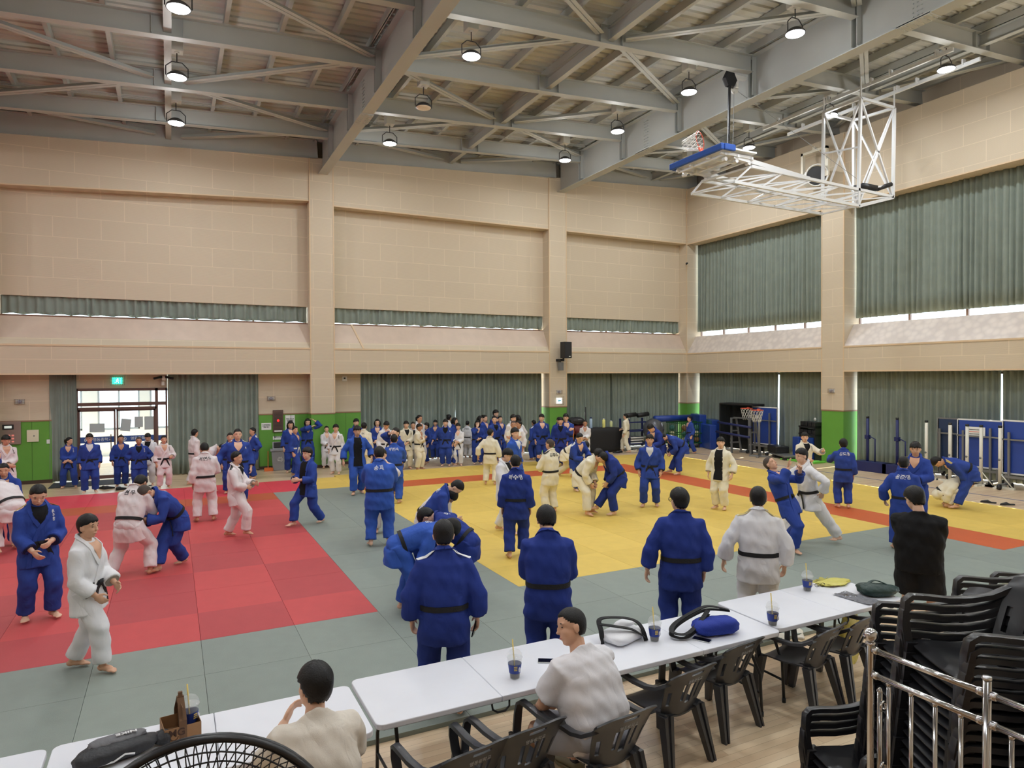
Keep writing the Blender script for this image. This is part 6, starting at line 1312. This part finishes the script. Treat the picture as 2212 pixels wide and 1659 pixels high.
for k in range(12): o = MB().ell((0, 0, 0), .118, 18, 12).build('ball', COL[k % 3], None, True); o.location = (18.9+(-.48+.32*(k % 4)), 21.75+(-.2 if k % 2 else .18), .33+.245*(k//4)); tag(o, ['brown ball in the green cart, %s layer', 'cream ball in the green cart, %s layer', 'teal ball in the green cart, %s layer'][k % 3] % ['lowest', 'middle', 'upper'][k//4], 'ball', 'balls in the green cart: %s %s' % (['brown', 'cream', 'teal'][k % 3], ['lowest', 'middle', 'upper'][k//4]))
o = MB().cyl((-.95, 0, .13), (.95, 0, .13), .13, 18).build('rolled_mat', M_vin, None, True); o.location = (18.6, 22.1, 1.07); tag(o, 'long blue rolled mat lying across the green ball cart', 'rolled mat', 'blue mats at the corner')
for k, (x, y, w_, h_, rz_) in enumerate(((19.75, 21.85, .3, 1.35, -20), (20.05, 21.3, .35, 1.15, -28), (19.55, 21.05, .28, .98, -20))):
    o = MB().box((-w_/2, -.5, 0), (w_/2, .5, h_)).build('folded_mat', M_vin, bevel=.03); o.location = (x, y, 0); o.rotation_euler = (0, 0, rad(rz_)); tag(o, ['tallest blue folded mat leaning at the corner column', 'middle blue folded mat beside right wall corner', 'shortest blue folded mat nearest the camera at corner'][k], 'gym mat', 'blue mats at the corner')
# ---- black net cage, padded hurdle, mini hoops, ping pong tables
nc = thing('net_cage', 'black net cage on a thin frame before right wall curtain', 'net cage', (19.9, 19.6, 0)); m = MB()
for y in (-.85, .85):
    for x in (-.3, .3): m.cyl((x, y, 0), (x, y, 1.85), .025, 8)
for x in (-.3, .3): m.cyl((x, -.85, 1.85), (x, .85, 1.85), .03, 8)
for y in (-.85, .85): m.cyl((-.3, y, 1.85), (.3, y, 1.85), .03, 8)
m.build('frame', M_dk, nc); MB().box((.27, -.85, .05), (.275, .85, 1.85)).box((-.3, .84, .05), (.3, .845, 1.85)).box((-.3, -.85, 1.80), (.3, .85, 1.86)).build('net', mat('black_net', (24, 26, 28), .9, alpha=.8), nc)
pb = thing('padded_bar_stand', 'grey double ladder stand with two blue padded bars', 'ladder stand', (19.35, 19.1, 0)); m = MB()
for y in (-.6, .35):
    for x in (-.25, .25): m.bar((x, y-.15, 0), (x*.5, y, 1.35), .06, .05)
    for z in (.4, .85, 1.33): q = 1-z/1.35*.5; m.bar((-.25*q, y-.05, z), (.25*q, y-.05, z), .05, .05)
m.bar((0, -.6, 1.35), (0, .35, 1.35), .06, .05); m.build('frame', M_gry, pb)
for z, x in ((1.08, -.22), (.72, -.32)): MB().cyl((x, -.75, z-.04), (x, .95, z+.06), .045, 14).build('padded_bar', M_navy, pb, True)
for i, (px, py, lb) in enumerate(((1618, 978, 'small free standing hoop, farther of the two by the ping pong table'), (1640, 987, 'small free standing hoop, nearer of the two by the ping pong table'))):
    c = FL(px, py, 0); t = thing('practice_hoop', lb, 'basketball hoop', (c.x, c.y, 0), rad(120), 'small practice hoops'); m = MB(); m.box((-.35, -.05, 0), (.35, .05, .06)).box((-.05, -.3, 0), (.05, .3, .06)); m.build('base', M_gry, t, bevel=.01); MB().cyl((0, 0, .05), (0, 0, 1.72), .04, 14).build('pole', M_gry, t, True)
    hoop(t, Vector((0, .34, 1.72)), Matrix.Identity(3), .22, .42); MB().box((-.05, 0, 1.68), (.05, .13, 1.76)).build('rim_bracket', M_red, t)
def pingpong(x, y0, y1, z0, z1, label, dark=0):
    t = thing('folded_ping_pong_table', label, 'ping pong table', (x, (y0+y1)/2, 0), 0, 'folded ping pong tables'); h = (y1-y0)/2
    MB().box((-.02, -h, z0), (.02, h, z1)).build('table_half', mat('board_dark_blue', (34, 54, 88), .5) if dark else M_blue, t); m = MB()
    for a, b in (((-h, z0), (-h, z1)), ((h, z0), (h, z1)), ((-h, z1), (h, z1)), ((-h, z0), (h, z0))): m.bar((0, *a), (0, *b), .05, .04)
    m.build('frame', M_al if not dark else M_gry, t)
    u = MB(); u.bar((-.08, -h*.5, .1), (-.08, -h*.5, z1-.2), .05); u.bar((-.08, h*.7, .1), (-.08, h*.7, z1-.3), .05); u.bar((-.08, -h, (z0+z1)/2+.2), (-.08, h, (z0+z1)/2+.2), .04); u.bar((-.1, -h, z0-.08), (-.1, h, z0-.08), .06)
    for y in (-h*.8, h*.8): u.bar((-.4, y, .12), (.15, y, .12), .05); u.bar((-.08, y, .12), (-.08, y, z0), .05)
    u.build('underframe', M_gry, t)
    for y in (-h*.8, h*.8):
        for xx in (-.4, .15): MB().cyl((xx, y-.03, .07), (xx, y+.03, .07), .07, 16).cyl((xx, y-.035, .07), (xx, y+.035, .07), .03, 10).build('caster', M_dk, t, True)
    return t
a = ONX(1624, 879, 19.9); b = ONX(1677, 962, 19.9); t = pingpong(19.95, b.y, a.y, b.z, (a.z+ONX(1677, 881, 19.9).z)/2, 'folded blue ping pong table behind the small hoops'); MB().box((-.06, .3, 1.25), (-.05, .65, 1.45)).build('instruction_plate', M_paper, t)
a = ONX(2068, 903, 19.75); b = ONX(2166, 1015, 19.75); t = pingpong(19.8, b.y, a.y, b.z, a.z-.03, 'folded blue ping pong table with instruction plate at right'); MB().box((-.06, -.15, a.z-.5), (-.05, .32, a.z-.22)).build('instruction_plate', M_paper, t)
for k in range(3): MB().box((-.064, -.1, a.z-.3-.06*k), (-.06, .26, a.z-.285-.06*k)).build('print_line', M_ink if k != 1 else M_red, t)
a = ONX(2023, 903, 20.05); b = ONX(2066, 1000, 20.05); pingpong(20.15, b.y, a.y, b.z, a.z, 'dark blue folded board left of the ping pong tables', 1)
a = ONX(2168, 908, 19.45); pingpong(19.45, 8.9, a.y, .40, a.z, 'blue ping pong table half cut by the right photo edge')
# ---- posts
def netpost(px, py, pxt, pyt, m_, label, base, grp):
    c = FL(px, py, 0); c = c if c.x < 19.3 else ONX(px, py, 19.3); c.z = 0; D = DEP(c); h_ = CZ+float(ray(pxt, pyt)[2])*D; t = thing('net_post', label, 'net post', (c.x, c.y, 0), rad(90), grp); MB().cyl((0, 0, .03), (0, 0, h_-.06), .042, 16).build('pole', m_, t, True); MB().cyl((0, 0, h_-.06), (0, 0, h_), .045, 16).build('cap', M_dk, t, True)
    if base == 'box': MB().box((-.75, -.2, 0), (.35, .2, .3)).build('ballast_box', m_, t, bevel=.01); MB().tube([(-.25, 0, .3), (-.25, 0, 1.0), (0, 0, 1.1)], .02, 8).build('brace', m_, t, True); MB().box((-.06, -.06, h_-.7), (.06, .06, h_-.58)).build('winch', m_, t); MB().cyl((-.8, -.24, .1), (-.8, -.18, .1), .09, 16).build('wheel', M_wht, t, True)
    else: MB().box((-.35, -.04, 0), (.35, .04, .05)).box((-.04, -.25, 0), (.04, .25, .05)).build('base', m_, t); MB().tube([(-.3, 0, .04), (0, 0, .4)], .015, 8).build('brace', m_, t, True); MB().cyl((0, -.05, .75), (0, .05, .75), .03, 10).build('knob', M_gry, t, True)
M_wp = mat('post_white', (222, 220, 208), .45)
netpost(1874, 1000, 1874, 899, M_navy, 'navy net post with ballast box beside right pilaster', 'box', 'navy net posts'); netpost(1938, 1006, 1938, 902, M_navy, 'navy net post, second from the right pilaster', 'box', 'navy net posts')
GW = 'white badminton posts'
netpost(2001, 1012, 2001, 908, M_wp, 'white post standing alone before the curtain', 'x', GW); netpost(2052, 1018, 2053, 913, M_wp, 'white post before the dark blue board', 'x', GW); netpost(2089, 1030, 2090, 916, M_wp, 'white post at left edge of the blue ping pong table', 'x', GW); netpost(2119, 1040, 2119, 918, M_wp, 'white post before the instruction plate', 'x', GW); netpost(2160, 1043, 2161, 919, M_wp, 'white post at right edge of the blue ping pong table', 'x', GW)
# ---- steps, boxes and small mats by the pilaster
t = thing('exercise_step', 'grey and black exercise step bench on the floor by ping pong table', 'step bench', (19.55, 17.35, 0), rad(65)); MB().box((-.75, -.22, .10), (.35, .22, .17)).build('platform', M_gry, t, bevel=.02); MB().box((-.1, -.25, .17), (.65, .25, .42)).build('black_riser', M_dk, t, bevel=.03); MB().box((-.72, -.2, 0), (-.55, .2, .1)).box((.1, -.2, 0), (.3, .2, .1)).build('foot', M_dk, t)
t = thing('dumbbell_rack', 'black two tier dumbbell rack left of the green pilaster', 'rack', (20.05, 16.5, 0), rad(75)); MB().box((-.45, -.18, 1.12), (.45, .18, 1.18)).box((-.45, -.18, .86), (.45, .18, .92)).box((-.45, -.15, 0), (-.38, .15, 1.18)).box((.38, -.15, 0), (.45, .15, 1.18)).build('frame', M_dk, t)
for k in range(4): MB().box((-.42+.21*k, -.16, 1.18), (-.25+.21*k, .16, 1.34)).build('black_box', M_dk, t, bevel=.02); MB().box((-.42+.21*k, -.16, .92), (-.25+.21*k, .16, 1.06)).build('black_box', M_dk, t, bevel=.02)
MB().cyl((-.1, -.1, 1.42), (-.1, -.08, 1.42), .06, 16).build('dial', M_wht, t, True)
for i, (dx, w_) in enumerate(((-.3, .34), (.1, .26))): o = MB().box((-w_/2, -.15, 0), (w_/2, .15, .8)).build('foam_block', M_vin, bevel=.02); o.location = (19.72+.05*i, 16.55-dx*.9-.1, 0); o.rotation_euler = (0, 0, rad(75)); tag(o, ['blue foam block with red print under the black rack', 'blue foam block nearer to the green pilaster'][i], 'foam block', 'blue foam blocks')
o = MB().box((-.3, -.7, 0), (.3, .7, .05)).build('green_mat', mat('mat_green', (104, 190, 62), .6), bevel=.01); o.location = (19.45, 16.35, 0); tag(o, 'small bright green mat on the floor before the pilaster', 'mat')
# ---- things held or lying near the sitters
def attach_phone():
    p = P92; w_ = p['W'][0]; o = MB().box((-.037, -.006, -.078), (.037, .006, .078)).build('smartphone', M_scr, bevel=.004); M4 = p['o'].matrix_basis; o.location = Matrix.LocRotScale(p['o'].location, p['o'].rotation_euler, None) @ (w_+Vector((-.02, .03, -.11))); o.rotation_euler = (rad(15), 0, p['rz']+rad(70)); tag(o, 'black phone held by person with white shoulder stripes', 'phone')
attach_phone()
w_ = cw['W'][1]; e_ = cw['E'][1]; d_ = (e_-w_).normalized(); MB().tube([w_+d_*.05, w_+d_*.085], .031, 16).build('watch_strap', M_dk, cw['o'], True)
MB().box(Vector((-.02, -.02, -.008)), Vector((.02, .02, .008))).build('watch_face', M_scr, cw['o']).location = w_+d_*.065+Vector((-.03, -.005, 0))
for i in range(2):
    a_ = cm['A'][i]; Mw = Matrix.LocRotScale(cm['o'].location, cm['o'].rotation_euler, None) @ a_
    shoe((Mw.x-.02, Mw.y+.05, 0), cm['rz'], mat('clog_olive', (138, 132, 104), .6), ['olive clog worn on the right foot of white tee man', 'olive clog worn on the left foot of white tee man'][i], 'olive clogs', .29)
